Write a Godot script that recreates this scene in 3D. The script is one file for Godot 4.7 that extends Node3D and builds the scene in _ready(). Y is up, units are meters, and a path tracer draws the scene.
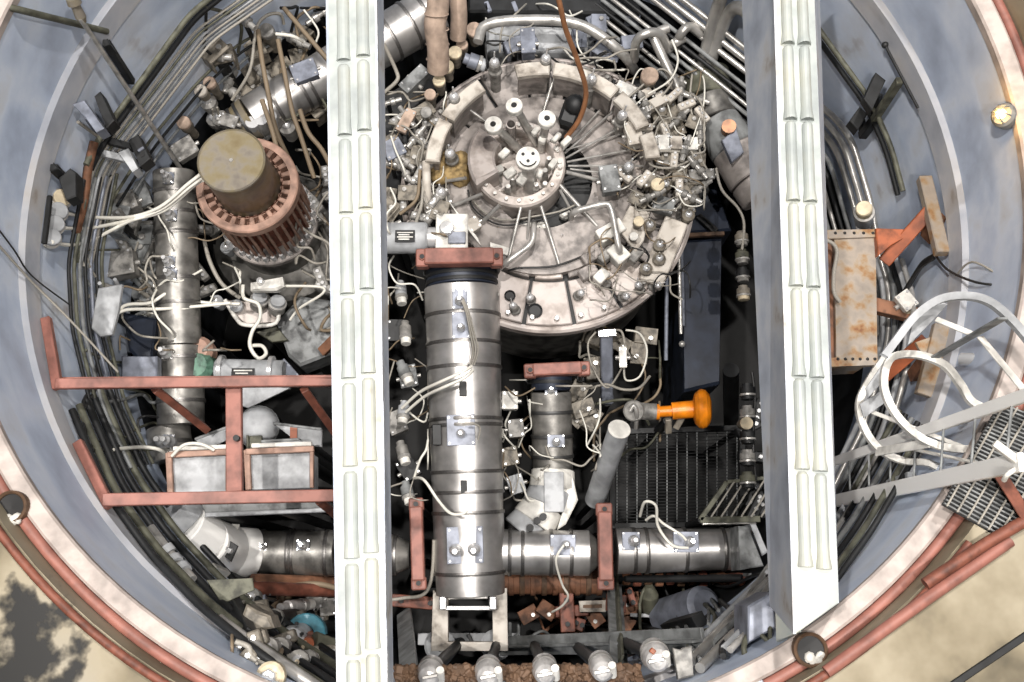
extends Node3D
# Looking down into a round steel tank packed with reactor plumbing. y is up, metres; tank floor at y = 0.

const FOCAL := 1000.0                 # pixels, for a 1024 x 682 frame
const PITCH := 76.0                   # degrees below the horizon
const EYE := Vector3(0, 10.5, 0)
const CENTRE := Vector3(-0.116, 0, -2.36)
const RADIUS := 3.02
const FLOOR_Y := 5.45

var taken := {}
var M := {}
var N := {}
var rng := RandomNumberGenerator.new()

class MB:
	var v := PackedVector3Array()
	var n := PackedVector3Array()
	func tri(a: Vector3, b: Vector3, c: Vector3, na: Vector3, nb: Vector3, nc: Vector3) -> void:
		if (b - a).cross(c - a).dot(na + nb + nc) > 0.0:
			v.append(a); v.append(c); v.append(b)
			n.append(na); n.append(nc); n.append(nb)
		else:
			v.append(a); v.append(b); v.append(c)
			n.append(na); n.append(nb); n.append(nc)
	func flat(a: Vector3, b: Vector3, c: Vector3, out: Vector3) -> void:
		var m := (b - a).cross(c - a)
		if m.length_squared() < 1e-16:
			return
		m = m.normalized()
		if m.dot(out) < 0.0:
			m = -m
		tri(a, b, c, m, m, m)
	func quad(a: Vector3, b: Vector3, c: Vector3, d: Vector3, out: Vector3) -> void:
		flat(a, b, c, out)
		flat(a, c, d, out)
	# box from half axes; b = width of the chamfer
	func box(c: Vector3, X: Vector3, Y: Vector3, Z: Vector3, b := 0.0) -> MB:
		var l := [X.length(), Y.length(), Z.length()]
		var a := [X / maxf(l[0], 1e-6), Y / maxf(l[1], 1e-6), Z / maxf(l[2], 1e-6)]
		b = minf(b, 0.45 * minf(l[0], minf(l[1], l[2])))
		for i in 3:
			var j := (i + 1) % 3
			var k := (i + 2) % 3
			for s in [-1.0, 1.0]:
				var o: Vector3 = c + a[i] * (l[i] * s)
				var p: Vector3 = a[j] * (l[j] - b)
				var q: Vector3 = a[k] * (l[k] - b)
				quad(o - p - q, o + p - q, o + p + q, o - p + q, a[i] * s)
		if b > 0.0:
			for i in 3:
				var j := (i + 1) % 3
				var k := (i + 2) % 3
				var e: Vector3 = a[i] * (l[i] - b)
				for s in [-1.0, 1.0]:
					for t in [-1.0, 1.0]:
						var p: Vector3 = c + a[j] * (l[j] * s) + a[k] * ((l[k] - b) * t)
						var q: Vector3 = c + a[j] * ((l[j] - b) * s) + a[k] * (l[k] * t)
						quad(p - e, p + e, q + e, q - e, a[j] * s + a[k] * t)
			for s in [-1.0, 1.0]:
				for t in [-1.0, 1.0]:
					for u in [-1.0, 1.0]:
						var x: Vector3 = a[0] * s
						var y: Vector3 = a[1] * t
						var z: Vector3 = a[2] * u
						var o: Vector3 = c + x * (l[0] - b) + y * (l[1] - b) + z * (l[2] - b)
						flat(o + x * b, o + y * b, o + z * b, x + y + z)
		return self
	# bar of w (across) by h (along up) from p to q
	func bar(p: Vector3, q: Vector3, w: float, h: float, b := 0.004, up := Vector3.UP) -> MB:
		var d := q - p
		var f := d.normalized()
		if absf(f.dot(up)) > 0.98:
			up = Vector3.FORWARD
		var s := f.cross(up).normalized()
		var u := s.cross(f)
		return box((p + q) / 2, d / 2, u * (h / 2), s * (w / 2), b)
	static func frame(f: Vector3) -> Array:
		var s := f.cross(Vector3.UP if absf(f.y) < 0.9 else Vector3.RIGHT).normalized()
		return [s, s.cross(f)]
	# profile of (radius, height) turned about an axis; each step of the profile keeps a hard edge
	func lathe(o: Vector3, axis: Vector3, prof: Array, k := 24) -> MB:
		axis = axis.normalized()
		var fr := frame(axis)
		var dir: Array[Vector3] = []
		for i in k + 1:
			var w := TAU * i / k
			dir.append(fr[0] * cos(w) + fr[1] * sin(w))
		for i in prof.size() - 1:
			var p: Vector2 = prof[i]
			var q: Vector2 = prof[i + 1]
			var t := (q - p)
			if t.length() < 1e-7:
				continue
			t = t.normalized()
			for j in k:
				var n0: Vector3 = dir[j] * t.y - axis * t.x
				var n1: Vector3 = dir[j + 1] * t.y - axis * t.x
				var a := o + axis * p.y + dir[j] * p.x
				var b := o + axis * p.y + dir[j + 1] * p.x
				var c := o + axis * q.y + dir[j + 1] * q.x
				var d := o + axis * q.y + dir[j] * q.x
				if p.x > 1e-6:
					tri(a, b, c, n0, n1, n1)
				if q.x > 1e-6:
					tri(a, c, d, n0, n1, n0)
		return self
	func cyl(p: Vector3, q: Vector3, r: float, k := 12, r2 := -1.0, ch := 0.0) -> MB:
		var h := p.distance_to(q)
		if r2 < 0.0:
			r2 = r
		if ch > 0.0:
			return lathe(p, q - p, [Vector2(0, 0), Vector2(r - ch, 0), Vector2(r, ch), Vector2(r2, h - ch), Vector2(r2 - ch, h), Vector2(0, h)], k)
		return lathe(p, q - p, [Vector2(0, 0), Vector2(r, 0), Vector2(r2, h), Vector2(0, h)], k)
	func ball(c: Vector3, r: float, k := 10, axis := Vector3.UP, squash := 1.0, from := -1.0) -> MB:
		axis = axis.normalized()
		var fr := frame(axis)
		var rings := maxi(3, k / 2)
		var at := func(i: int, j: int) -> Vector3:
			var lat: float = lerpf(asin(from), PI / 2, float(i) / rings)
			var lon := TAU * j / k
			return (fr[0] * cos(lon) + fr[1] * sin(lon)) * cos(lat) + axis * sin(lat)
		for i in rings:
			for j in k:
				var a: Vector3 = at.call(i, j)
				var b: Vector3 = at.call(i, j + 1)
				var d: Vector3 = at.call(i + 1, j + 1)
				var e: Vector3 = at.call(i + 1, j)
				var s := func(x: Vector3) -> Vector3: return c + (x + axis * (x.dot(axis) * (squash - 1.0))) * r
				tri(s.call(a), s.call(b), s.call(d), a, b, d)
				tri(s.call(a), s.call(d), s.call(e), a, d, e)
		return self
	func sweep(pts: PackedVector3Array, r: float, k := 6, closed := false, flat_r := 0.0) -> MB:
		var m := pts.size()
		if m < 2:
			return self
		var prev := Vector3.ZERO
		var s := Vector3.ZERO
		var rings: Array[PackedVector3Array] = []
		var dirs: Array[PackedVector3Array] = []
		for i in m:
			var f: Vector3
			if closed:
				f = (pts[(i + 1) % m] - pts[(i - 1 + m) % m]).normalized()
			else:
				f = (pts[mini(i + 1, m - 1)] - pts[maxi(i - 1, 0)]).normalized()
			if i == 0:
				s = frame(f)[0]
			else:
				s = (s - f * s.dot(f))
				s = s.normalized() if s.length() > 1e-5 else frame(f)[0]
			prev = f
			var u := s.cross(f)
			var ring := PackedVector3Array()
			var dd := PackedVector3Array()
			for j in k + 1:
				var w := TAU * j / k
				var d := s * cos(w) + u * sin(w)
				dd.append(d)
				ring.append(pts[i] + d * r)
			rings.append(ring)
			dirs.append(dd)
		var last := m if closed else m - 1
		for i in last:
			var a := rings[i]
			var b := rings[(i + 1) % m]
			var da := dirs[i]
			var db := dirs[(i + 1) % m]
			for j in k:
				tri(a[j], a[j + 1], b[j + 1], da[j], da[j + 1], db[j + 1])
				tri(a[j], b[j + 1], b[j], da[j], db[j + 1], db[j])
		if not closed:
			var f0 := (pts[0] - pts[1]).normalized()
			var f1 := (pts[m - 1] - pts[m - 2]).normalized()
			for j in k:
				tri(pts[0], rings[0][j], rings[0][j + 1], f0, f0, f0)
				tri(pts[m - 1], rings[m - 1][j], rings[m - 1][j + 1], f1, f1, f1)
		return self
	# horizontal slab under an outline (convex or not), top edges chamfered by pulling the top towards the middle
	func slab(pts: PackedVector3Array, thick: float, ch := 0.0) -> MB:
		var m := pts.size()
		var mid := Vector3.ZERO
		for p in pts:
			mid += p / m
		var up := Vector3.ZERO
		for i in m:
			up += (pts[i] - mid).cross(pts[(i + 1) % m] - mid)
		up = up.normalized()
		if up.y < -0.01:
			up = -up
		var flat2 := PackedVector2Array()
		var fr := frame(up)
		for p in pts:
			flat2.append(Vector2((p - mid).dot(fr[0]), (p - mid).dot(fr[1])))
		var ids := Geometry2D.triangulate_polygon(flat2)
		var top := PackedVector3Array()
		for p in pts:
			var d: Vector3 = (mid - p)
			top.append(p + d.normalized() * minf(ch * 1.4, d.length() * 0.4))
		for i in range(0, ids.size(), 3):
			flat(top[ids[i]], top[ids[i + 1]], top[ids[i + 2]], up)
			flat(pts[ids[i]] - up * thick, pts[ids[i + 1]] - up * thick, pts[ids[i + 2]] - up * thick, -up)
		var turn := 0.0
		for i in m:
			turn += flat2[i].cross(flat2[(i + 1) % m])
		for i in m:
			var p := pts[i]
			var q := pts[(i + 1) % m]
			var out := (q - p).cross(up)
			var d2 := flat2[(i + 1) % m] - flat2[i]
			var o2 := Vector2(d2.y, -d2.x) * signf(turn)
			out = fr[0] * o2.x + fr[1] * o2.y
			var pl := p - up * ch
			var ql := q - up * ch
			if ch > 0.0:
				quad(top[i], top[(i + 1) % m], ql, pl, out + up)
			quad(pl, ql, q - up * thick, p - up * thick, out)
		return self
	# ring sector (radians), flat bottom, chamfered top edges
	func sector(o: Vector3, r0: float, r1: float, a0: float, a1: float, y0: float, y1: float, k := 6, ch := 0.0) -> MB:
		var P := func(r: float, a: float, y: float) -> Vector3: return o + Vector3(cos(a) * r, y, -sin(a) * r)
		var full := a1 - a0 > TAU - 1e-4
		for i in k:
			var a := lerpf(a0, a1, float(i) / k)
			var b := lerpf(a0, a1, float(i + 1) / k)
			var d := Vector3(cos((a + b) / 2), 0, -sin((a + b) / 2))
			var ca := ch / maxf(r0, ch) if i == 0 and not full else 0.0
			var cb := ch / maxf(r0, ch) if i == k - 1 and not full else 0.0
			quad(P.call(r0 + ch, a + ca, y1), P.call(r1 - ch, a + ca, y1), P.call(r1 - ch, b - cb, y1), P.call(r0 + ch, b - cb, y1), Vector3.UP)
			quad(P.call(r0, a, y0), P.call(r1, a, y0), P.call(r1, b, y0), P.call(r0, b, y0), Vector3.DOWN)
			if ch > 0.0:
				quad(P.call(r1 - ch, a + ca, y1), P.call(r1 - ch, b - cb, y1), P.call(r1, b, y1 - ch), P.call(r1, a, y1 - ch), d + Vector3.UP)
				quad(P.call(r0 + ch, a + ca, y1), P.call(r0 + ch, b - cb, y1), P.call(r0, b, y1 - ch), P.call(r0, a, y1 - ch), Vector3.UP - d)
			quad(P.call(r1, a, y1 - ch), P.call(r1, b, y1 - ch), P.call(r1, b, y0), P.call(r1, a, y0), d)
			if r0 > 1e-4:
				quad(P.call(r0, a, y1 - ch), P.call(r0, b, y1 - ch), P.call(r0, b, y0), P.call(r0, a, y0), -d)
		if not full:
			for s in 2:
				var a := a0 if s == 0 else a1
				var d := Vector3(sin(a), 0, cos(a)) * (1.0 if s == 0 else -1.0)
				var c := (ch / maxf(r0, ch)) * (1.0 if s == 0 else -1.0)
				quad(P.call(r0, a, y0), P.call(r1, a, y0), P.call(r1, a, y1 - ch), P.call(r0, a, y1 - ch), d)
				if ch > 0.0:
					quad(P.call(r0, a, y1 - ch), P.call(r1, a, y1 - ch), P.call(r1 - ch, a + c, y1), P.call(r0 + ch, a + c, y1), d + Vector3.UP)
		return self
	func mesh(origin: Vector3) -> ArrayMesh:
		var arr := []
		arr.resize(Mesh.ARRAY_MAX)
		var w := v.duplicate()
		for i in w.size():
			w[i] -= origin
		arr[Mesh.ARRAY_VERTEX] = w
		arr[Mesh.ARRAY_NORMAL] = n
		var m := ArrayMesh.new()
		m.add_surface_from_arrays(Mesh.PRIMITIVE_TRIANGLES, arr)
		return m
	func centre() -> Vector3:
		var b := AABB(v[0], Vector3.ZERO)
		for p in v:
			b = b.expand(p)
		return Vector3(b.get_center().x, b.position.y, b.get_center().z)

# ---------------------------------------------------------------- places
# the point at height y that a line of sight through (px, py) meets
func W(px: float, py: float, y: float) -> Vector3:
	var p := sight(px, py, y)
	while y < 4.85 and Vector2(p.x - CENTRE.x, p.z - CENTRE.z).length() > 2.96:   # keep inside the tank wall
		y += 0.02
		p = sight(px, py, y)
	return p

func sight(px: float, py: float, y: float) -> Vector3:
	var t := S(py, y)
	var c := cos(deg_to_rad(PITCH))
	var s := sin(deg_to_rad(PITCH))
	return Vector3(t * (px - 512.0), y, -t * (FOCAL * c + (341.0 - py) * s))

# metres per pixel there
func S(py: float, y: float) -> float:
	return (EYE.y - y) / (FOCAL * sin(deg_to_rad(PITCH)) - (341.0 - py) * cos(deg_to_rad(PITCH)))

func WP(list: Array) -> PackedVector3Array:     # list of [px, py, y]
	var o := PackedVector3Array()
	for p in list:
		o.append(W(p[0], p[1], p[2]))
	return o

func flatpts(list: Array, y: float) -> PackedVector3Array:  # list of [px, py]
	var o := PackedVector3Array()
	for p in list:
		y = maxf(y, W(p[0], p[1], y).y)
	for p in list:
		o.append(sight(p[0], p[1], y))
	return o

func curve(p: PackedVector3Array, sub := 5) -> PackedVector3Array:
	var o := PackedVector3Array()
	var m := p.size()
	for i in m - 1:
		var a := p[maxi(i - 1, 0)]
		var d := p[mini(i + 2, m - 1)]
		for j in sub:
			o.append(p[i].cubic_interpolate(p[i + 1], a, d, float(j) / sub))
	o.append(p[m - 1])
	return o

# straight runs with rounded corners
func bent(p: PackedVector3Array, r: float, sub := 5) -> PackedVector3Array:
	var o := PackedVector3Array([p[0]])
	for i in range(1, p.size() - 1):
		var a := p[i] + (p[i - 1] - p[i]).limit_length(minf(r, p[i].distance_to(p[i - 1]) * 0.48))
		var b := p[i] + (p[i + 1] - p[i]).limit_length(minf(r, p[i].distance_to(p[i + 1]) * 0.48))
		for j in sub + 1:
			var t := float(j) / sub
			o.append(a.lerp(p[i], t).lerp(p[i].lerp(b, t), t))
	o.append(p[p.size() - 1])
	return o

# where the line of sight through a pixel meets the tank wall
func on_wall(px: float, py: float) -> Vector3:
	var y := 1.5
	var p := sight(px, py, y)
	while y < 5.24 and Vector2(p.x - CENTRE.x, p.z - CENTRE.z).length() > RADIUS - 0.005:
		y += 0.01
		p = sight(px, py, y)
	return p

func ring_at(ang: float, r: float, y: float) -> Vector3:
	return CENTRE + Vector3(cos(ang) * r, y, -sin(ang) * r)

# ---------------------------------------------------------------- nodes
func numbered(called: String) -> String:
	if not taken.has(called):
		taken[called] = 0
		return called
	taken[called] += 1
	return "%s_%03d" % [called, taken[called]]

func tag(o: Node3D, label: String, category: String, group := "") -> void:
	if label: o.set_meta("label", label)
	if category:
		o.set_meta("category", category)
		o.set_meta("kind", "thing")
	if group: o.set_meta("group", group)

func thing(called: String, label: String, category: String, at: Vector3, group := "") -> Node3D:
	var o := Node3D.new()
	o.name = numbered(called)
	add_child(o)
	o.position = at
	tag(o, label, category, group)
	return o

func origin_of(p: Node) -> Vector3:
	var o := Vector3.ZERO
	while p != self and p is Node3D:
		o += p.position
		p = p.get_parent()
	return o

func part(parent: Node3D, called: String, mb: MB, m: Material, label := "") -> MeshInstance3D:
	var o := MeshInstance3D.new()
	o.name = called
	o.mesh = mb.mesh(origin_of(parent))
	o.material_override = m
	if label: o.set_meta("label", label)
	parent.add_child(o, true)
	return o

func single(called: String, label: String, category: String, mb: MB, m: Material, group := "") -> MeshInstance3D:
	var o := MeshInstance3D.new()
	o.name = numbered(called)
	var at := mb.centre()
	o.mesh = mb.mesh(at)
	o.material_override = m
	add_child(o)
	o.position = at
	tag(o, label, category, group)
	return o

func struct(called: String, mb: MB, m: Material, label := "", category := "") -> MeshInstance3D:
	var o := single(called, label, category, mb, m)
	o.set_meta("kind", "structure")
	return o

func dup(root: Node3D, at: Vector3, turn: float, label: String, group := "") -> Node3D:
	var r: Node3D = root.duplicate()
	r.name = numbered(String(root.name).rstrip("_0123456789"))
	add_child(r)
	r.position = at
	r.rotation.y = turn
	r.set_meta("label", label)
	if group: r.set_meta("group", group)
	return r

# ---------------------------------------------------------------- materials
func noise_tex(sd: int, freq: float, ramp: Array, octaves := 4, size := 512, kind := FastNoiseLite.TYPE_SIMPLEX_SMOOTH, normal := false) -> NoiseTexture2D:
	var f := FastNoiseLite.new()
	f.seed = sd
	f.noise_type = kind
	f.frequency = freq
	f.fractal_octaves = octaves
	f.fractal_gain = 0.55
	var t := NoiseTexture2D.new()
	t.width = size
	t.height = size
	t.seamless = true
	t.noise = f
	if normal:
		t.as_normal_map = true
		t.bump_strength = 6.0
	if ramp.size():
		var g := Gradient.new()
		var off := PackedFloat32Array()
		var col := PackedColorArray()
		for r in ramp:
			off.append(r[0])
			col.append(r[1] if r[1] is Color else Color(r[1], r[1], r[1]))
		g.offsets = off
		g.colors = col
		t.color_ramp = g
	return t

func mat(c: Color, rough: float, metal := 0.0, tex: Texture2D = null, scale := 1.0, bump := 0.0) -> StandardMaterial3D:
	var m := StandardMaterial3D.new()
	m.albedo_color = c
	m.roughness = rough
	m.metallic = metal
	m.uv1_triplanar = true
	m.uv1_world_triplanar = true
	m.uv1_scale = Vector3.ONE * scale
	if tex:
		m.albedo_texture = tex
	if bump > 0.0:
		m.normal_enabled = true
		m.normal_texture = N.bump
		m.normal_scale = bump
	return m

func make_materials() -> void:
	N.mottle = noise_tex(3, 0.006, [[0.0, 0.62], [0.45, 0.86], [0.75, 1.0], [1.0, 1.0]], 5)
	N.grime = noise_tex(11, 0.011, [[0.0, 0.45], [0.35, 0.72], [0.6, 0.94], [1.0, 1.0]], 5)
	N.fine = noise_tex(17, 0.05, [[0.0, 0.72], [0.5, 0.92], [1.0, 1.0]], 3)
	N.bump = noise_tex(23, 0.02, [], 4, 512, FastNoiseLite.TYPE_SIMPLEX_SMOOTH, true)
	N.wall = noise_tex(31, 0.004, [[0.0, Color(0.74, 0.76, 0.8)], [0.4, Color(0.9, 0.92, 0.95)], [0.65, Color(1, 1, 1)], [0.86, Color(0.97, 0.95, 0.92)], [1.0, Color(0.8, 0.74, 0.68)]], 6)
	N.rust = noise_tex(41, 0.012, [[0.0, Color(0.82, 0.82, 0.82)], [0.45, Color(0.95, 0.94, 0.92)], [0.64, Color(0.93, 0.86, 0.75)], [0.82, Color(0.88, 0.7, 0.48)], [1.0, Color(0.7, 0.45, 0.25)]], 5)
	N.stain = noise_tex(47, 0.007, [[0.0, Color(0.45, 0.43, 0.42)], [0.3, Color(0.78, 0.76, 0.74)], [0.55, Color(0.96, 0.95, 0.94)], [1.0, Color(1, 1, 1)]], 5)
	N.heat = noise_tex(53, 0.008, [[0.0, Color(0.7, 0.68, 0.68)], [0.4, Color(0.85, 0.83, 0.8)], [0.62, Color(0.84, 0.8, 0.68)], [1.0, Color(0.76, 0.7, 0.56)]], 4)
	N.floor = noise_tex(61, 0.005, [[0.0, Color(0.55, 0.53, 0.48)], [0.3, Color(0.84, 0.81, 0.74)], [0.6, Color(1, 0.98, 0.93)], [1.0, Color(1, 1, 1)]], 6)
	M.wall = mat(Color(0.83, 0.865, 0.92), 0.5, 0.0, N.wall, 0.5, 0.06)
	M.wall_low_shade = mat(Color(0.13, 0.14, 0.155), 0.55, 0.0, N.grime, 0.7)  # lower wall coloured near black for the light that never reaches it
	M.strip = mat(Color(0.76, 0.76, 0.77), 0.5, 0.0, N.wall, 0.6)
	M.ledge = mat(Color(0.77, 0.72, 0.69), 0.5, 0.0, N.mottle, 1.2, 0.1)
	M.hall_floor = mat(Color(0.62, 0.595, 0.54), 0.7, 0.0, N.floor, 0.35, 0.1)
	M.floor_shade = mat(Color(0.07, 0.07, 0.07), 0.7, 0.0, N.grime, 0.7)  # tank floor darkened in colour for the shade at the pit bottom
	M.hall = mat(Color(0.3, 0.3, 0.31), 0.9)
	M.beam = mat(Color(0.74, 0.75, 0.715), 0.45, 0.0, N.wall, 0.8)
	M.beam_side = mat(Color(0.8, 0.82, 0.85), 0.5, 0.0, N.wall, 0.7)
	M.steel = mat(Color(0.78, 0.77, 0.75), 0.34, 0.6, N.mottle, 1.1)
	M.jacket = mat(Color(0.8, 0.79, 0.78), 0.36, 0.75, N.mottle, 0.8)
	M.jacket_dull = mat(Color(0.61, 0.6, 0.58), 0.42, 0.6, N.grime, 0.9)
	M.chrome = mat(Color(0.88, 0.88, 0.88), 0.26, 0.55)
	M.tube = mat(Color(0.78, 0.77, 0.75), 0.34, 0.45, N.mottle, 2.0)
	M.band = mat(Color(0.55, 0.54, 0.53), 0.4, 0.9, N.fine, 2.0)
	M.bandd = mat(Color(0.3, 0.3, 0.3), 0.5, 0.7)
	M.lid = mat(Color(0.77, 0.74, 0.725), 0.55, 0.15, N.stain, 0.8, 0.1)
	M.lid_b = mat(Color(0.67, 0.64, 0.62), 0.55, 0.15, N.grime, 0.9, 0.1)
	M.lid_c = mat(Color(0.81, 0.78, 0.76), 0.5, 0.15, N.stain, 1.1, 0.1)
	M.pale = mat(Color(0.8, 0.78, 0.745), 0.6, 0.0, N.stain, 1.2)
	M.white = mat(Color(0.94, 0.93, 0.9), 0.55, 0.0, N.mottle, 1.5)
	M.lag = mat(Color(0.97, 0.965, 0.95), 0.7)
	M.cream = mat(Color(0.86, 0.8, 0.68), 0.6, 0.0, N.mottle, 2.0)
	M.tan = mat(Color(0.74, 0.65, 0.58), 0.85, 0.0, N.mottle, 2.0, 0.2)
	M.red = mat(Color(0.62, 0.41, 0.36), 0.55, 0.0, N.mottle, 1.3)
	M.redd = mat(Color(0.55, 0.33, 0.26), 0.6, 0.0, N.grime, 1.3)
	M.orange_red = mat(Color(0.66, 0.36, 0.22), 0.5, 0.0, N.grime, 1.0)
	M.pinkish = mat(Color(0.7, 0.56, 0.49), 0.6, 0.0, N.mottle, 1.6)
	M.rusty = mat(Color(0.62, 0.58, 0.54), 0.55, 0.0, N.rust, 0.9)
	M.rust = mat(Color(0.55, 0.38, 0.28), 0.7, 0.0, N.grime, 1.2)
	M.brown = mat(Color(0.42, 0.32, 0.24), 0.7, 0.0, N.grime, 1.5)
	M.orange = mat(Color(0.95, 0.55, 0.08), 0.35, 0.0, N.mottle, 2.0)
	M.heat = mat(Color(0.66, 0.64, 0.6), 0.38, 0.4, N.heat, 1.0)
	M.motor = mat(Color(0.56, 0.52, 0.48), 0.4, 0.4, N.heat, 1.4)
	M.black = mat(Color(0.05, 0.05, 0.055), 0.6)
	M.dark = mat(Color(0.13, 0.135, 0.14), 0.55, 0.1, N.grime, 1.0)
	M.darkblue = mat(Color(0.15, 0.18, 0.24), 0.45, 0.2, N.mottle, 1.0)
	M.bluegrey = mat(Color(0.55, 0.57, 0.62), 0.45, 0.2, N.mottle, 1.5)
	M.grey = mat(Color(0.56, 0.57, 0.57), 0.55, 0.0, N.grime, 1.0)
	M.greyl = mat(Color(0.72, 0.73, 0.74), 0.55, 0.0, N.mottle, 1.2)
	M.olive = mat(Color(0.42, 0.42, 0.36), 0.6, 0.1, N.grime, 1.2)
	M.green = mat(Color(0.42, 0.58, 0.5), 0.45, 0.0, N.grime, 1.8)
	M.cable = mat(Color(0.66, 0.64, 0.6), 0.55, 0.0, N.fine, 3.0)
	M.cable_w = mat(Color(0.88, 0.87, 0.83), 0.5)
	M.cable_d = mat(Color(0.13, 0.13, 0.13), 0.5)
	M.cable_b = mat(Color(0.5, 0.44, 0.36), 0.6)
	M.copper = mat(Color(0.66, 0.46, 0.32), 0.4, 0.3, N.mottle, 2.0)
	M.box = mat(Color(0.6, 0.59, 0.57), 0.5, 0.1, N.grime, 1.6)
	M.box_b = mat(Color(0.55, 0.52, 0.47), 0.55, 0.1, N.grime, 1.8)
	M.tape = mat(Color(0.66, 0.56, 0.38), 0.85, 0.0, N.grime, 2.5, 0.4)
	M.teal = mat(Color(0.3, 0.55, 0.62), 0.4, 0.0, N.mottle, 2.0)
	M.cone = mat(Color(0.5, 0.47, 0.42), 0.85, 0.0, N.grime, 2.0)
	M.foil = mat(Color(0.9, 0.89, 0.88), 0.32, 0.4, N.mottle, 3.0, 0.5)
	M.lamp = mat(Color(1, 0.93, 0.8), 0.4)
	M.lamp.emission_enabled = true
	M.lamp.emission = Color(1.0, 0.82, 0.55)
	M.lamp.emission_energy_multiplier = 6.0
	M.oil = mat(Color(0.09, 0.085, 0.08), 0.5, 0.0, N.grime, 2.0)

func _ready() -> void:
	rng.seed = 7
	var cam := Camera3D.new()
	cam.name = "camera"
	cam.position = EYE
	cam.rotation = Vector3(-deg_to_rad(PITCH), 0, 0)
	cam.fov = rad_to_deg(2.0 * atan(341.0 / FOCAL))
	cam.far = 60.0
	add_child(cam)
	cam.current = true
	var env := Environment.new()
	env.background_mode = Environment.BG_COLOR
	env.background_color = Color(0.02, 0.02, 0.02)
	env.tonemap_mode = Environment.TONE_MAPPER_LINEAR
	env.tonemap_exposure = 1.38
	env.sdfgi_enabled = true
	env.ssao_enabled = true
	env.ssil_enabled = true
	var we := WorldEnvironment.new()
	we.name = "world"
	we.environment = env
	add_child(we)
	make_materials()
	flood("flood_lamp", "round hall floodlight hanging from ceiling on far side of tank", Vector3(1.2, 20.6, -6.5), CENTRE + Vector3(0, 2.6, 0.2), 125.0)
	flood("flood_lamp", "round hall floodlight hanging from ceiling above left side of tank", Vector3(-4.4, 20.6, -1.2), CENTRE + Vector3(-0.4, 2.4, 0.9), 140.0)
	flood("flood_lamp", "round hall floodlight hanging from ceiling above right side of tank", Vector3(4.6, 20.6, -0.6), CENTRE + Vector3(0.6, 3, 0.6), 88.0)
	flood("added_fill_lamp", "small round fill lamp added unseen over the near side of the tank", Vector3(0.7, 12.6, 1.3), CENTRE + Vector3(0, 3, 0.6), 24.0)  # added lamp, out of view, brightens faces turned to the camera
	build_hall()
	build_tank()
	build_beams()
	build_reactor()
	build_pump()
	build_pipes()
	build_left()
	build_right()
	build_bottom()
	build_top()
	build_clutter()

func flood(called: String, label: String, at: Vector3, aim: Vector3, power: float) -> void:
	var d := (aim - at).normalized()
	var t := thing(called, label, "lamp", at)
	part(t, "housing", MB.new().lathe(at - d * 0.3, d, [Vector2(0, 0), Vector2(0.1, 0), Vector2(0.2, 0.2), Vector2(0.22, 0.34), Vector2(0.19, 0.34), Vector2(0.17, 0.24), Vector2(0, 0.24)], 24), M.dark)
	part(t, "lens", MB.new().lathe(at - d * 0.02, d, [Vector2(0.17, 0), Vector2(0, 0.02)], 24), M.lamp)
	part(t, "hanger", MB.new().cyl(at - d * 0.3, Vector3(at.x - d.x * 0.3, 22.0, at.z - d.z * 0.3), 0.02, 8), M.dark)
	var l := SpotLight3D.new()
	l.name = "lamp_light"
	l.light_energy = power
	l.light_color = Color(1.0, 0.98, 0.96)
	l.light_size = 0.2
	l.spot_range = 40.0
	l.spot_attenuation = 2.0
	l.spot_angle = 32.0 if power > 50.0 else 52.0
	l.shadow_enabled = true
	t.add_child(l)
	l.look_at_from_position(at + d * 0.08, at + d, Vector3.FORWARD)

func build_hall() -> void:
	var st := MB.new()
	st.sector(CENTRE, 3.165, 8.2, 0, TAU, FLOOR_Y - 0.35, FLOOR_Y, 96)
	struct("floor", st, M.hall_floor)
	struct("floor_surround", MB.new().sector(CENTRE, 8.2, 13.0, 0, TAU, FLOOR_Y - 0.35, FLOOR_Y, 24), M.hall_floor)
	for i in 4:
		var a := i * PI / 2
		var d := Vector3(cos(a), 0, -sin(a))
		var s := Vector3(-d.z, 0, d.x)
		struct("wall_" + ["east", "north", "west", "south"][i], MB.new().box(Vector3(0, 13.7, -2) + d * 8.1, d * 0.1, Vector3.UP * 8.7, s * 8.2), M.hall)
	struct("ceiling", MB.new().box(Vector3(0, 22.4, -2), Vector3.RIGHT * 8.3, Vector3.UP * 0.1, Vector3.BACK * 8.3), M.hall)

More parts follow.
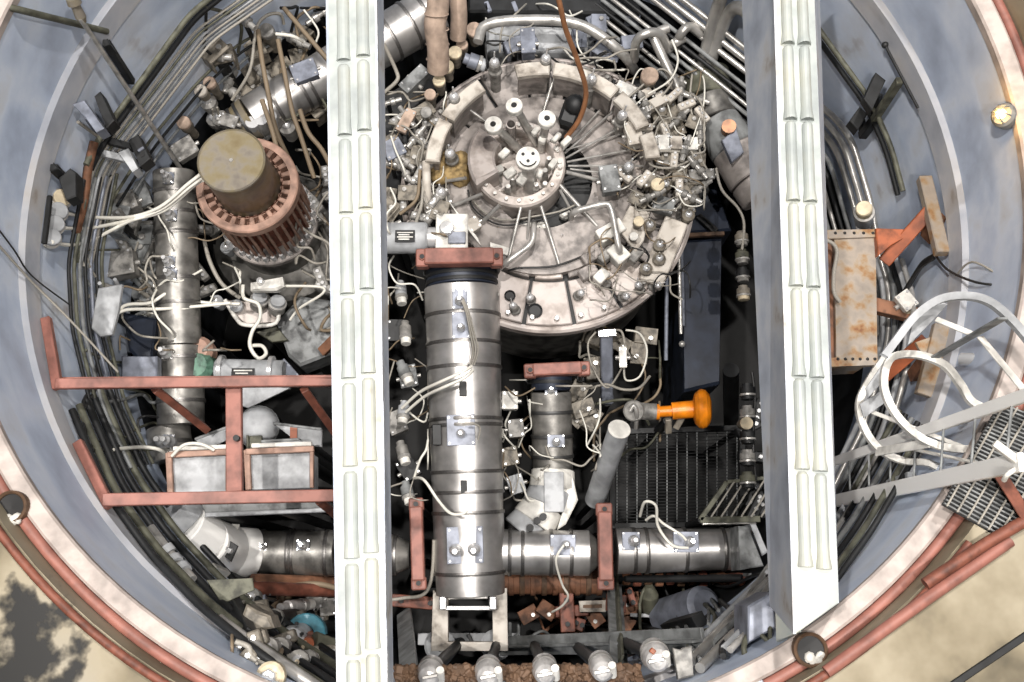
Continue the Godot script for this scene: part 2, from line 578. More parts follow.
func build_tank() -> void:
	var o := Vector3(CENTRE.x, 0, CENTRE.z)
	struct("floor_tank", MB.new().sector(o, 0.0, 3.2, 0, TAU, -0.15, 0.0, 96), M.floor_shade)
	struct("wall_tank_lower", MB.new().sector(o, RADIUS, 3.16, 0, TAU, 0.0, 2.6, 120), M.wall_low_shade)
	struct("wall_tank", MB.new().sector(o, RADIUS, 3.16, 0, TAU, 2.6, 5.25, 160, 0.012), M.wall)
	struct("trim_1", MB.new().lathe(o, Vector3.UP, [Vector2(3.02, 4.24), Vector2(2.99, 4.27), Vector2(2.99, 4.47), Vector2(3.02, 4.5)], 160), M.strip)
	struct("trim_2", MB.new().lathe(o, Vector3.UP, [Vector2(3.012, 5.2), Vector2(3.005, 5.26), Vector2(3.015, 5.275), Vector2(3.085, 5.3), Vector2(3.1, 5.29), Vector2(3.1, 5.24), Vector2(3.17, 5.24), Vector2(3.17, 5.1)], 160), M.ledge)
	# red oxide pipes lying in the gutter round the rim
	for q in [[3.134, 5.275, 0.03, 168, 246, "lower left"], [3.134, 5.275, 0.03, 296, 352, "lower right"], [3.134, 5.275, 0.03, 8, 60, "upper right"]]:
		var p := PackedVector3Array()
		for i in 33:
			p.append(ring_at(deg_to_rad(lerpf(q[3], q[4], i / 32.0)), q[0], q[1]))
		single("rim_pipe", "red oxide pipe lying in the rim gutter at %s of tank" % q[5], "pipe", MB.new().sweep(p, q[2], 12), M.red)
	for q in [[3.19, 5.475, 0.022, 172, 244, "lower left"], [3.19, 5.475, 0.022, 294, 318, "lower right"], [3.2, 5.475, 0.03, 14, 62, "upper right"]]:
		var p := PackedVector3Array()
		for i in 33:
			p.append(ring_at(deg_to_rad(lerpf(q[3], q[4], i / 32.0)), q[0], q[1]))
		single("floor_pipe", "red oxide pipe on the floor edge along %s of the rim" % q[5], "pipe", MB.new().sweep(p, q[2], 12), M.redd)
	single("floor_pipe", "straight red pipe with open end leaving the rim beside the grating", "pipe", MB.new().sweep(WP([[826, 672, 5.5], [925, 600, 5.5], [1010, 541, 5.5]]), 0.03, 14), M.red)
	single("floor_pipe", "upper straight red pipe running off right past the grating", "pipe", MB.new().sweep(WP([[925, 584, 5.5], [985, 544, 5.52], [1040, 512, 5.54]]), 0.03, 14), M.redd)
	# holes and bolts of the ledge
	for q in [[10, 507, "left"], [811, 650, "right"]]:
		var c := W(q[0], q[1], 5.33)
		var t := thing("socket", "dark round open socket on the %s part of the tank rim" % q[2], "socket", c - Vector3.UP * 0.1)
		part(t, "collar", MB.new().lathe(c - Vector3.UP * 0.1, Vector3.UP, [Vector2(0.085, 0), Vector2(0.085, 0.1), Vector2(0.075, 0.11), Vector2(0.068, 0.1), Vector2(0.068, 0.0)], 28), M.brown)
		part(t, "bore", MB.new().lathe(c - Vector3.UP * 0.1, Vector3.UP, [Vector2(0.069, 0.088), Vector2(0, 0.084)], 28), M.black)
	for q in [[271, 676], [660, 700]]:
		var c := on_wall(q[0], q[1])
		var t := thing("ring_bolt", "bright bolt in pale round washer on the lower left tank ring" if q[0] < 400 else "bolt in pale washer at the very bottom of the tank ring", "bolt", c)
		part(t, "washer", MB.new().lathe(c, Vector3.UP, [Vector2(0.075, -0.03), Vector2(0.075, 0.02), Vector2(0.06, 0.03), Vector2(0, 0.03)], 20), M.cream)
		part(t, "head", MB.new().cyl(c, c + Vector3.UP * 0.07, 0.04, 6, 0.04, 0.008), M.chrome)
	for q in [[10, 520, "left"], [813, 657, "right"]]:
		var glint := MB.new()  # white lumps stand in for the glare at the rim sockets
		for i in 7:
			glint.ball(W(q[0] - 6 + i * 2.2 + rng.randf() * 3, q[1] - 3 + rng.randf() * 7, 5.32), 0.018 + rng.randf() * 0.014, 7, Vector3(rng.randf() - 0.5, 1, rng.randf() - 0.5), 0.7)
		single("glare_lumps", "white lumps in place of glare beside the dark socket on %s rim" % q[2], "glint", glint, M.white)
	# oil stain on the floor, lower left
	var im := Image.create(256, 256, false, Image.FORMAT_RGBA8)
	var f := FastNoiseLite.new()
	f.seed = 5
	f.frequency = 0.018
	f.fractal_octaves = 5
	for y in 256:
		for x in 256:
			var d := Vector2(x - 128, y - 128).length() / 128.0
			var k := clampf((0.72 - d + f.get_noise_2d(x, y) * 0.8) * 2.4, 0.0, 1.0) * clampf((1.0 - d) * 6.0, 0.0, 1.0)
			im.set_pixel(x, y, Color(0.05, 0.048, 0.045, k * 0.94))
	var oil := StandardMaterial3D.new()
	oil.albedo_texture = ImageTexture.create_from_image(im)
	oil.transparency = BaseMaterial3D.TRANSPARENCY_ALPHA
	oil.roughness = 0.5
	var pm := PlaneMesh.new()
	pm.size = Vector2(0.95, 0.95)
	var so := MeshInstance3D.new()
	so.name = "trim_5"
	so.mesh = pm
	so.material_override = oil
	so.set_meta("kind", "structure")
	add_child(so)
	so.position = W(18, 655, FLOOR_Y + 0.003)
	so.rotation.y = 0.6
	struct("trim_3", MB.new().bar(sight(930, 700, FLOOR_Y), sight(1060, 612, FLOOR_Y), 0.035, 0.02), M.dark)

# ---------------------------------------------------------------- the two cover beams
func bead(mb: MB, a: Vector3, b: Vector3, r: float, up: Vector3, high := 1.0, flare := 1.0) -> void:
	# a long half-round stiffening bead, flared and open at its lower end
	var f := (b - a).normalized()
	var s := f.cross(up).normalized()
	var l := a.distance_to(b)
	var prof := [[0.0, 0.6], [0.012, 0.85], [0.03, 0.9], [l - 0.075, 0.9], [l - 0.05, 0.9 + 0.1 * flare], [l - 0.015, 0.9 + 0.38 * flare], [l - 0.002, 0.9 + 0.4 * flare]]
	var prev := PackedVector3Array()
	for p in prof:
		var row := PackedVector3Array()
		for j in 9:
			var w := PI * j / 8.0
			row.append(a + f * p[0] + s * (cos(w) * r * p[1]) + up * (sin(w) * r * p[1] * high))
		if prev.size():
			for j in 8:
				var o: Vector3 = ((row[j] + row[j + 1]) / 2 - (a + f * p[0])).normalized()
				mb.quad(prev[j], prev[j + 1], row[j + 1], row[j], o)
		prev = row
	var c := a + f * (l - 0.03)
	for j in 8:
		mb.flat(c, prev[j], prev[j + 1], f)

func build_beams() -> void:
	# left beam
	var y := 5.72
	var yb := 5.47
	var t := thing("cover_beam", "left of the two pale green-white ribbed steel beams laid across the tank", "beam", W(362, 400, yb))
	var a0 := W(327, -60, y); var a1 := W(376, -60, y)
	var b1 := W(389, 740, y); var b0 := W(340, 740, y)
	beam_body(t, a0, a1, b0, b1, y, yb, W(382.5, -60, yb), W(394, 740, yb))
	for k in 2:
		var u := 0.3 if k == 0 else 0.7
		for i in 11:
			var v0 := -84 + i * 83.6 + (5 if k == 0 else 0)
			var v1 := v0 + 79.0
			var p := beam_at(a0, a1, b0, b1, u, (v0 + 60) / 800.0)
			var q := beam_at(a0, a1, b0, b1, u, (v1 + 60) / 800.0)
			if v0 < -86: continue
			var mb := MB.new()
			bead(mb, p, q, 0.037, Vector3.UP, 0.9, 0.3)
			part(t, "stiffening_bead", mb, M.beam)
	# right beam: its left web shows as well as its ribbed face
	t = thing("cover_beam", "right of two ribbed steel beams, with a tall grey web, ending on tank rim", "beam", W(800, 400, 5.1))
	y = 5.7
	a0 = W(774, -60, y); a1 = W(812, -60, y)
	b0 = W(796, 634, y); b1 = W(839, 603, y)
	beam_body(t, a0, a1, b0, b1, y, 5.12, W(818, -60, 5.1), W(839, 603, 5.3), W(741, -60, 5.12), W(772, 606, 5.12))
	for k in 2:
		var u := 0.26 if k == 0 else 0.68
		var n := [-62, -21, 62, 145, 231, 317, 404, 490, 576, 590]
		for i in 8:
			var p := beam_at(a0, a1, b0, b1, u, (n[i] + 62.0) / (lerpf(634, 603, u) + 60.0))
			var q := beam_at(a0, a1, b0, b1, u, (n[i + 1] + 60.0) / (lerpf(634, 603, u) + 60.0))
			var mb := MB.new()
			bead(mb, p, q, 0.032, Vector3.UP, 1.3, 0.6)
			part(t, "stiffening_bead", mb, M.beam)
	part(t, "end_lug", MB.new().slab(PackedVector3Array([W(775, 612, 5.12), W(795, 604, 5.3), W(796, 632, 5.3), W(776, 642, 5.12)]), 0.03, 0.003), M.beam)

func beam_at(a0: Vector3, a1: Vector3, b0: Vector3, b1: Vector3, u: float, v: float) -> Vector3:
	return a0.lerp(a1, u).lerp(b0.lerp(b1, u), v)

func beam_body(t: Node3D, a0: Vector3, a1: Vector3, b0: Vector3, b1: Vector3, y: float, yb: float, ra: Vector3, rb: Vector3, la := Vector3.INF, lb := Vector3.INF) -> void:
	var plate := MB.new()
	var out := PackedVector3Array([a0, a1, b1, b0])
	plate.slab(out, 0.02, 0.004)
	part(t, "ribbed_face", plate, M.beam)
	var low := [a0, b0, a1, b1]
	for i in 4:
		low[i] = Vector3(low[i].x, yb, low[i].z)
	if la != Vector3.INF:
		low[0] = la; low[1] = lb
	var w := MB.new()
	w.slab(PackedVector3Array([a0, b0, low[1], low[0]]), 0.012)
	part(t, "web", w, M.beam_side)
	w = MB.new()
	w.slab(PackedVector3Array([a1, b1, rb, ra]), 0.012)
	part(t, "web", w, M.beam_side)
	w = MB.new()
	w.slab(PackedVector3Array([low[0], low[1], rb, ra]), 0.012)
	part(t, "lower_flange", w, M.beam_side)

# ---------------------------------------------------------------- reactor vessel
func stud_plug(parent: Node3D, at: Vector3, axis: Vector3, s := 1.0) -> void:
	# terminal: hub, blue-grey body, bright domed cap, two little terminals
	axis = axis.normalized()
	var b := part(parent, "terminal", MB.new().lathe(at, axis, [Vector2(0, 0), Vector2(0.07 * s, 0), Vector2(0.07 * s, 0.03 * s), Vector2(0.055 * s, 0.05 * s), Vector2(0.055 * s, 0.13 * s), Vector2(0.04 * s, 0.15 * s), Vector2(0, 0.15 * s)], 16), M.box)
	part(b, "cap", MB.new().ball(at + axis * 0.15 * s, 0.05 * s, 12, axis, 1.0, -0.2), M.chrome)
	part(b, "pin", MB.new().cyl(at + axis * 0.18 * s, at + axis * 0.29 * s + Vector3(0.01, 0, -0.02) * s, 0.009 * s, 6), M.chrome)

func build_reactor() -> void:
	var o := W(548, 188, 2.6)
	var base := Vector3(o.x, 0, o.z)
	var t := thing("reactor_vessel", "large round reactor vessel with a segmented lid, radial tubes and central plug", "reactor vessel", base)
	part(t, "shell", MB.new().lathe(base, Vector3.UP, [Vector2(0, 0.4), Vector2(0.7, 0.45), Vector2(1.06, 0.75), Vector2(1.14, 1.1), Vector2(1.14, 2.44), Vector2(0, 2.44)], 64), M.jacket_dull)
	part(t, "support_skirt", MB.new().lathe(base, Vector3.UP, [Vector2(0.8, 0), Vector2(0.8, 0.6)], 48), M.dark)
	part(t, "lid_flange", MB.new().lathe(base, Vector3.UP, [Vector2(1.1, 2.42), Vector2(1.25, 2.42), Vector2(1.255, 2.45), Vector2(1.255, 2.54), Vector2(1.235, 2.555), Vector2(1.22, 2.555), Vector2(1.215, 2.54), Vector2(0, 2.54)], 96), M.lid)
	part(t, "lid_core", MB.new().lathe(base, Vector3.UP, [Vector2(0, 2.545), Vector2(1.2, 2.545)], 48), M.dark)
	var sm := [M.lid, M.lid_b, M.lid_c]
	var n := 18
	for i in n:
		var a0 := TAU * i / n + 0.012
		var a1 := TAU * (i + 1) / n - 0.012
		var h := 2.575 + rng.randf() * 0.03
		part(t, "cover_plate", MB.new().sector(base, 0.83, 1.2, a0 + 0.003, a1 - 0.003, 2.54, h, 4, 0.008), sm[rng.randi() % 3])
		part(t, "cover_plate", MB.new().sector(base, 0.44, 0.81, a0 + 0.02, a1 - 0.02, 2.54, h + 0.02 + rng.randf() * 0.015, 3, 0.008), sm[rng.randi() % 3])
	# hold-down studs around the outer plates
	for i in 36:
		var a := TAU * (i + 0.3) / 36
		var p := base + Vector3(cos(a) * 1.15, 2.6, -sin(a) * 1.15)
		part(t, "stud", MB.new().cyl(p - Vector3.UP * 0.03, p + Vector3.UP * 0.04, 0.022, 6, 0.022, 0.004), M.tube)
	# raised band over the far half
	var bo := W(543, 168, 2.98)
	bo.y = 0
	var gaps := [[6, 20], [24, 46], [48, 84], [86, 104], [124, 150], [152, 176]]
	for g in gaps:
		part(t, "band_segment", MB.new().sector(bo, 0.84, 0.96, deg_to_rad(g[0]), deg_to_rad(g[1]), 2.92, 2.98, 8, 0.01), M.pale)
		part(t, "band_support", MB.new().sector(bo, 0.86, 0.9, deg_to_rad(g[0] + 1), deg_to_rad(g[1] - 1), 2.6, 2.92, 6), M.lid_b)
	# inner drum wall behind the band
	part(t, "inner_shield", MB.new().lathe(bo, Vector3.UP, [Vector2(0.8, 2.58), Vector2(0.8, 2.66), Vector2(0.66, 2.7), Vector2(0.42, 2.72)], 64), M.lid_b)
	# central plug
	var po := W(519, 163, 2.86)
	po.y = 0
	part(t, "plug_wall", MB.new().lathe(po, Vector3.UP, [Vector2(0.385, 2.55), Vector2(0.385, 2.84), Vector2(0.37, 2.86), Vector2(0.3, 2.86), Vector2(0.29, 2.84), Vector2(0.29, 2.68), Vector2(0, 2.68)], 48), M.lid_c)
	part(t, "plug_saddle", MB.new().sector(po, 0.2, 0.42, deg_to_rad(140), deg_to_rad(215), 2.6, 2.98, 8, 0.02), M.lid)
	for i in 20:
		var a := TAU * i / 20
		var p := po + Vector3(cos(a) * 0.335, 2.86, -sin(a) * 0.335)
		part(t, "stud", MB.new().cyl(p, p + Vector3.UP * 0.025, 0.016, 6), M.tube)
	# tall nozzles with white discs
	for q in [[514, 105, 3.28, 536, 143, 10], [493, 124, 3.24, 521, 152, 10.5], [547, 118, 3.26, 541, 150, 10.5]]:
		var top := W(q[0], q[1], q[2])
		var bot := W(q[3], q[4], 2.7)
		var ax := (top - bot).normalized()
		var r: float = q[5] * S(q[1], q[2]) * 0.87
		var tb := part(t, "nozzle", MB.new().cyl(bot, top - ax * 0.05, 0.035, 14), M.tube)
		var up := (ax + Vector3.UP * 2.0).normalized()
		part(tb, "disc", MB.new().lathe(top - up * 0.06, up, [Vector2(0.03, 0), Vector2(r, 0.0), Vector2(r, 0.05), Vector2(r * 0.93, 0.06), Vector2(0.022, 0.06), Vector2(0.022, 0.02), Vector2(0, 0.02)], 24), M.white)
		part(tb, "bore", MB.new().lathe(top - up * 0.012, up, [Vector2(0.024, 0.013), Vector2(0, 0.013)], 12), M.black)
	# open short tube
	var e := W(511, 124, 3.1)
	part(t, "open_tube", MB.new().lathe(Vector3(e.x, 0, e.z), Vector3.UP, [Vector2(0.042, 2.7), Vector2(0.042, 3.1), Vector2(0.033, 3.1), Vector2(0.033, 2.8), Vector2(0, 2.8)], 16), M.lid_b)
	# centre disc with three holes and a slot
	var c := W(528, 158, 3.2)
	var up := Vector3(0, 1, 0.12).normalized()
	var cr := 12.4 * S(158, 3.2)
	var ctr := part(t, "centre_column", MB.new().cyl(Vector3(c.x + 0.03, 2.68, c.z + 0.06), c - up * 0.04, 0.06, 16), M.tube)
	part(ctr, "disc", MB.new().lathe(c - up * 0.06, up, [Vector2(0.05, 0), Vector2(cr, 0), Vector2(cr, 0.05), Vector2(cr * 0.95, 0.06), Vector2(0, 0.06)], 32), M.white)
	for h in [[-5, -4], [5, -4.5], [0, 3]]:
		var p: Vector3 = c + Vector3.RIGHT * (h[0] * S(158, 3.2)) + Vector3.RIGHT.cross(up) * (h[1] * S(158, 3.2))
		part(ctr, "hole", MB.new().lathe(p + up * 0.002, up, [Vector2(0.014, 0), Vector2(0, 0)], 10), M.black)
	var sl := PackedVector3Array()
	for i in 7:
		var w := PI + PI * (0.12 + 0.76 * i / 6.0)
		sl.append(c + Vector3(cos(w) * cr * 0.72, 0.003, -sin(w) * cr * 0.72))
	part(ctr, "slot", MB.new().sweep(sl, 0.005, 5), M.black)
	# blocks about the centre
	for q in [[505, 177, 515, 170, 0.07, 2.92], [519, 184, 528, 172, 0.07, 2.95], [500, 158, 508, 150, 0.06, 2.95], [541, 143, 545, 133, 0.06, 2.95], [553, 142, 560, 134, 0.04, 3.0], [562, 146, 570, 138, 0.05, 3.0], [496, 171, 503, 168, 0.06, 2.92], [538, 178, 541, 170, 0.05, 2.95], [550, 168, 556, 160, 0.05, 2.92], [533, 135, 538, 128, 0.045, 2.95]]:
		part(t, "clamp_block", MB.new().bar(W(q[0], q[1], q[5]), W(q[2], q[3], q[5]), q[4], 0.06, 0.008), M.white)
	for q in [[499, 172], [513, 180], [545, 172], [556, 150], [549, 160], [520, 176], [536, 186], [560, 168], [508, 188], [545, 185]]:
		var p := W(q[0], q[1], 2.86)
		part(t, "gland", MB.new().lathe(p - Vector3.UP * 0.18, Vector3.UP, [Vector2(0.03, 0), Vector2(0.03, 0.14), Vector2(0.02, 0.16), Vector2(0.02, 0.22), Vector2(0, 0.22)], 10), M.tube)
	# radial tubes over the cover plates
	for q in [[566, 172, 610, 183, 4], [560, 185, 597, 226, 4], [541, 206, 559, 264, 3.4], [521, 207, 507, 264, 3.2], [500, 205, 478, 226, 4.5], [482, 194, 452, 206, 4],
			[454, 98, 489, 124, 3], [557, 68, 543, 113, 3], [567, 162, 640, 148, 2.4], [566, 158, 630, 122, 2.2], [565, 153, 612, 112, 2.2], [563, 150, 600, 110, 2],
			[568, 166, 652, 166, 2.4], [566, 150, 628, 132, 1.6], [570, 169, 646, 178, 2], [560, 190, 572, 212, 3], [466, 178, 440, 182, 3.4], [530, 210, 527, 240, 2.6]]:
		var a := W(q[0], q[1], 2.84)
		var b := W(q[2], q[3], 2.7)
		part(t, "radial_tube", MB.new().sweep(PackedVector3Array([a, b]), q[4] * 0.0042, 10), M.tube)
	# bent pipes on the lid
	part(t, "bent_pipe", MB.new().sweep(bent(WP([[534, 222, 2.62], [534, 226, 2.85], [533, 243, 2.85], [504, 264, 2.85], [500, 268, 2.6]]), 0.07), 0.024, 12), M.tube)
	part(t, "bent_pipe", MB.new().sweep(bent(WP([[571, 222, 2.62], [571, 212, 2.86], [605, 203, 2.9], [611, 206, 2.9], [620, 253, 2.86], [621, 256, 2.6]]), 0.1), 0.026, 12), M.tube)
	for q in [[565, 215], [575, 216], [527, 228], [541, 229]]:
		part(t, "gland", MB.new().lathe(W(q[0], q[1], 2.58), Vector3.UP, [Vector2(0.05, 0), Vector2(0.05, 0.04), Vector2(0.035, 0.06), Vector2(0, 0.06)], 16), M.white)
	part(t, "bent_tube", MB.new().sweep(bent(WP([[470, 196, 2.75], [480, 210, 2.75], [500, 222, 2.75], [560, 212, 2.78], [575, 205, 2.75]]), 0.15), 0.008, 6), M.cable)
	part(t, "bent_tube", MB.new().sweep(bent(WP([[468, 190, 2.75], [472, 210, 2.75], [500, 228, 2.75], [552, 217, 2.78], [570, 209, 2.75]]), 0.15), 0.008, 6), M.cable_d)
	part(t, "bent_tube", MB.new().sweep(curve(WP([[508, 271, 2.68], [520, 268, 2.72], [555, 266, 2.72], [588, 254, 2.7]])), 0.009, 6), M.cable_d)
	# terminals standing around the band
	for q in [[455, 96, 3.05], [495, 62, 3.05], [546, 58, 3.05], [591, 78, 3.05], [622, 114, 3.0], [628, 165, 3.0], [442, 190, 2.9], [451, 152, 2.95]]:
		var p := W(q[0], q[1], q[2])
		var d := p - Vector3(bo.x, p.y, bo.z)
		stud_plug(t, p - Vector3.UP * 0.16, Vector3.UP * 1.2 + d * 0.15, 0.85)
		part(t, "terminal_post", MB.new().cyl(Vector3(p.x, 2.55, p.z), p - Vector3.UP * 0.15, 0.045, 12), M.box)
	# terminals lying on the near plates
	for q in [[531, 300], [578, 296], [516, 311], [607, 284], [569, 237], [640, 290], [652, 286], [622, 297]]:
		stud_plug(t, W(q[0], q[1], 2.6), Vector3(rng.randf_range(-0.5, 0.5), 1, rng.randf_range(-0.3, 0.3)), 0.62)
	# dark round port on the near plates
	for q in [[535, 311, 6], [510, 296, 4.5], [569, 240, 9]]:
		var r: float = q[2] * 0.0082
		part(t, "port", MB.new().lathe(W(q[0], q[1], 2.6), Vector3.UP, [Vector2(r * 1.25, 0), Vector2(r * 1.25, 0.02), Vector2(r, 0.025), Vector2(r, 0.005), Vector2(0, 0.005)], 20), M.dark)
	# boxes on the right-hand plates
	for q in [[598, 240, 622, 226, 0.12, 0.16, 2.74, 0], [612, 260, 624, 250, 0.16, 0.14, 2.74, 0], [600, 262, 612, 250, 0.08, 0.1, 2.72, 1], [583, 262, 592, 256, 0.09, 0.09, 2.7, 2], [596, 282, 606, 272, 0.09, 0.1, 2.7, 0], [580, 277, 596, 268, 0.1, 0.08, 2.68, 2], [630, 262, 640, 250, 0.08, 0.1, 2.72, 1], [480, 300, 496, 290, 0.12, 0.08, 2.64, 0]]:
		part(t, "junction_block", MB.new().bar(W(q[0], q[1], q[6]), W(q[2], q[3], q[6]), q[4], q[5], 0.008), [M.white, M.box, M.lid_b][q[7]])
	# dark shielded lump near the upper right of the lid
	var lump := part(t, "shield_block", MB.new().bar(W(566, 128, 2.95), W(576, 100, 3.0), 0.16, 0.2, 0.03), M.dark)
	part(lump, "shield_cap", MB.new().ball(W(575, 105, 3.08), 0.09, 12), M.dark)
	# lower lip bracket with rim box on the right
	part(t, "rim_channel", MB.new().bar(W(650, 285, 2.62), W(676, 222, 2.66), 0.2, 0.14, 0.01), M.pale)
	part(t, "rim_plate", MB.new().slab(flatpts([[630, 205], [650, 212], [644, 240], [636, 252], [618, 228]], 2.78), 0.04, 0.006), M.pale)

# ---------------------------------------------------------------- kit of fittings
func leg(t: Node3D, at: Vector3, r := 0.03, called := "support_leg") -> void:
	part(t, called, MB.new().cyl(Vector3(at.x, 0, at.z), at, r, 8), M.dark)

# straight insulated pipe: sections of sheet-metal jacket, raised bands, closed ends
func jacket(called: String, label: String, a: Vector3, b: Vector3, r0: float, r1: float, bands: Array, m: Material, bm: Material, group := "", legs := true) -> Node3D:
	var t := thing(called, label, "pipe", Vector3((a.x + b.x) / 2, 0, (a.z + b.z) / 2), group)
	var ax := (b - a).normalized()
	var l := a.distance_to(b)
	var cuts := [0.0] + bands + [1.0]
	for i in cuts.size() - 1:
		var u: float = cuts[i] * l
		var w: float = cuts[i + 1] * l
		var ru := lerpf(r0, r1, cuts[i]) - (0.003 if i % 2 else 0.0)
		var rw := lerpf(r0, r1, cuts[i + 1]) - (0.003 if i % 2 else 0.0)
		part(t, "jacket_section", MB.new().lathe(a, ax, [Vector2(0, u), Vector2(ru - 0.006, u), Vector2(ru, u + 0.005), Vector2(rw, w - 0.005), Vector2(rw - 0.006, w), Vector2(0, w)], 40), m)
	for f in bands:
		var rr := lerpf(r0, r1, f)
		part(t, "band", MB.new().lathe(a + ax * (f * l), ax, [Vector2(rr - 0.01, -0.016), Vector2(rr + 0.007, -0.014), Vector2(rr + 0.009, 0), Vector2(rr + 0.007, 0.014), Vector2(rr - 0.01, 0.016)], 40), bm)
	if legs:
		for f in [0.18, 0.82]:
			leg(t, a.lerp(b, f) - Vector3.UP * (r0 * 0.9), 0.035)
	return t

# small plate saddled on a pipe, with a domed terminal
func patch(t: Node3D, p: Vector3, axis: Vector3, w: float, l: float, s := 0.7, m: Material = null, plugs := 1) -> void:
	var f := axis.normalized()
	var u := (Vector3.UP - f * f.y).normalized()
	var side := f.cross(u)
	var pl := part(t, "terminal_plate", MB.new().box(p, f * (l / 2), u * 0.008, side * (w / 2), 0.003), m if m else M.bluegrey)
	for i in plugs:
		var q := p + f * (l * 0.12) + side * (0.0 if plugs == 1 else (i - 0.5) * w * 0.5)
		part(pl, "terminal", MB.new().lathe(q, u, [Vector2(0.05 * s, 0), Vector2(0.05 * s, 0.05 * s), Vector2(0.036 * s, 0.09 * s), Vector2(0.036 * s, 0.13 * s), Vector2(0.02 * s, 0.15 * s), Vector2(0.02 * s, 0.2 * s), Vector2(0, 0.2 * s)], 12), M.chrome)
	for c in [[-1, -1], [-1, 1], [1, -1], [1, 1]]:
		var q: Vector3 = p + f * (l * 0.42 * c[0]) + side * (w * 0.42 * c[1])
		part(pl, "screw", MB.new().cyl(q, q + u * 0.014, 0.009, 6), M.chrome)

func cable(label: String, pts: Array, r: float, m: Material, group := "", k := 6) -> MeshInstance3D:
	return single("cable", label, "cable", MB.new().sweep(curve(WP(pts), 6), r, k), m, group)

func tube(called: String, label: String, cat: String, pts: Array, r: float, m: Material, bend := 0.1, group := "", k := 10) -> MeshInstance3D:
	return single(called, label, cat, MB.new().sweep(bent(WP(pts), bend), r, k), m, group)

# box with a lid, screws and cable glands, lying at height y, turned by ang in plan
func jbox(label: String, px: float, py: float, y: float, w: float, d: float, h: float, ang: float, m: Material, group := "", called := "junction_box", tilt := Vector3.UP) -> Node3D:
	var c := W(px, py, y)
	var up := tilt.normalized()
	var X := Vector3(cos(ang), 0, -sin(ang))
	X = (X - up * X.dot(up)).normalized()
	var Z := X.cross(up)
	var t := thing(called, label, "box", c - up * h, group)
	part(t, "body", MB.new().box(c - up * (h / 2 + 0.012), X * (w / 2), up * (h / 2 - 0.012), Z * (d / 2), 0.006), m)
	var lid := part(t, "lid", MB.new().box(c - up * 0.008, X * (w / 2 + 0.006), up * 0.008, Z * (d / 2 + 0.006), 0.003), m)
	for s in [[-1, -1], [-1, 1], [1, -1], [1, 1]]:
		var q: Vector3 = c + X * (w * 0.4 * s[0]) + Z * (d * 0.4 * s[1])
		part(lid, "screw", MB.new().cyl(q, q + up * 0.008, 0.01, 6), M.chrome)
	var g := c - up * (h * 0.5)
	for s in [-1, 1]:
		part(t, "gland", MB.new().cyl(g + X * (w * 0.5 * s), g + X * (w * 0.5 * s + 0.035 * s), 0.018, 8), M.tube)
	return t

# stepped plug connector from a to b
func connector(called: String, label: String, cat: String, a: Vector3, b: Vector3, r: float, m: Material, tip: Material, group := "") -> Node3D:
	var t := thing(called, label, cat, a, group)
	var ax := (b - a).normalized()
	var l := a.distance_to(b)
	part(t, "body", MB.new().lathe(a, ax, [Vector2(0, 0), Vector2(r * 0.7, 0), Vector2(r * 0.7, l * 0.2), Vector2(r, l * 0.22), Vector2(r, l * 0.6), Vector2(r * 0.8, l * 0.64), Vector2(0, l * 0.64)], 16), m)
	part(t, "collar", MB.new().lathe(a, ax, [Vector2(r * 0.8, l * 0.62), Vector2(r * 1.08, l * 0.64), Vector2(r * 1.08, l * 0.76), Vector2(r * 0.8, l * 0.78)], 16), M.tube)
	part(t, "end_cap", MB.new().lathe(a, ax, [Vector2(r * 0.85, l * 0.76), Vector2(r * 0.85, l * 0.97), Vector2(r * 0.75, l), Vector2(0, l)], 16), tip)
	return t

# upright spool: cream face towards the viewer
func spool(label: String, px: float, py: float, y: float, rpx: float, h: float, m: Material, group := "", axis := Vector3(0, 1, 0.1)) -> Node3D:
	var c := W(px, py, y)
	var r: float = rpx * S(py, y)
	var up := axis.normalized()
	var t := thing("capped_fitting", label, "fitting", c - up * h, group)
	part(t, "body", MB.new().lathe(c - up * h, up, [Vector2(0, 0), Vector2(r * 0.7, 0), Vector2(r * 0.7, h * 0.55), Vector2(r * 0.95, h * 0.6), Vector2(r * 0.95, h * 0.85), Vector2(0, h * 0.85)], 18), M.box_b)
	part(t, "cap", MB.new().lathe(c - up * h, up, [Vector2(r * 0.9, h * 0.84), Vector2(r, h * 0.87), Vector2(r, h * 0.97), Vector2(r * 0.92, h), Vector2(0, h)], 20), m)
	return t

# thin nameplate with raised lines of blank print
func nameplate(parent: Node3D, c: Vector3, X: Vector3, Z: Vector3, up: Vector3, rows := 3) -> void:
	var p := part(parent, "nameplate", MB.new().box(c, X, up * 0.003, Z, 0.001), M.black)
	for i in rows:
		var f := (i + 0.5) / rows * 2.0 - 1.0
		part(p, "print_line", MB.new().box(c + up * 0.004 + Z * f * 0.75 - X * 0.1 * (i % 2), X * (0.8 - 0.25 * (i % 2)), up * 0.001, Z * (0.35 / rows)), M.white)

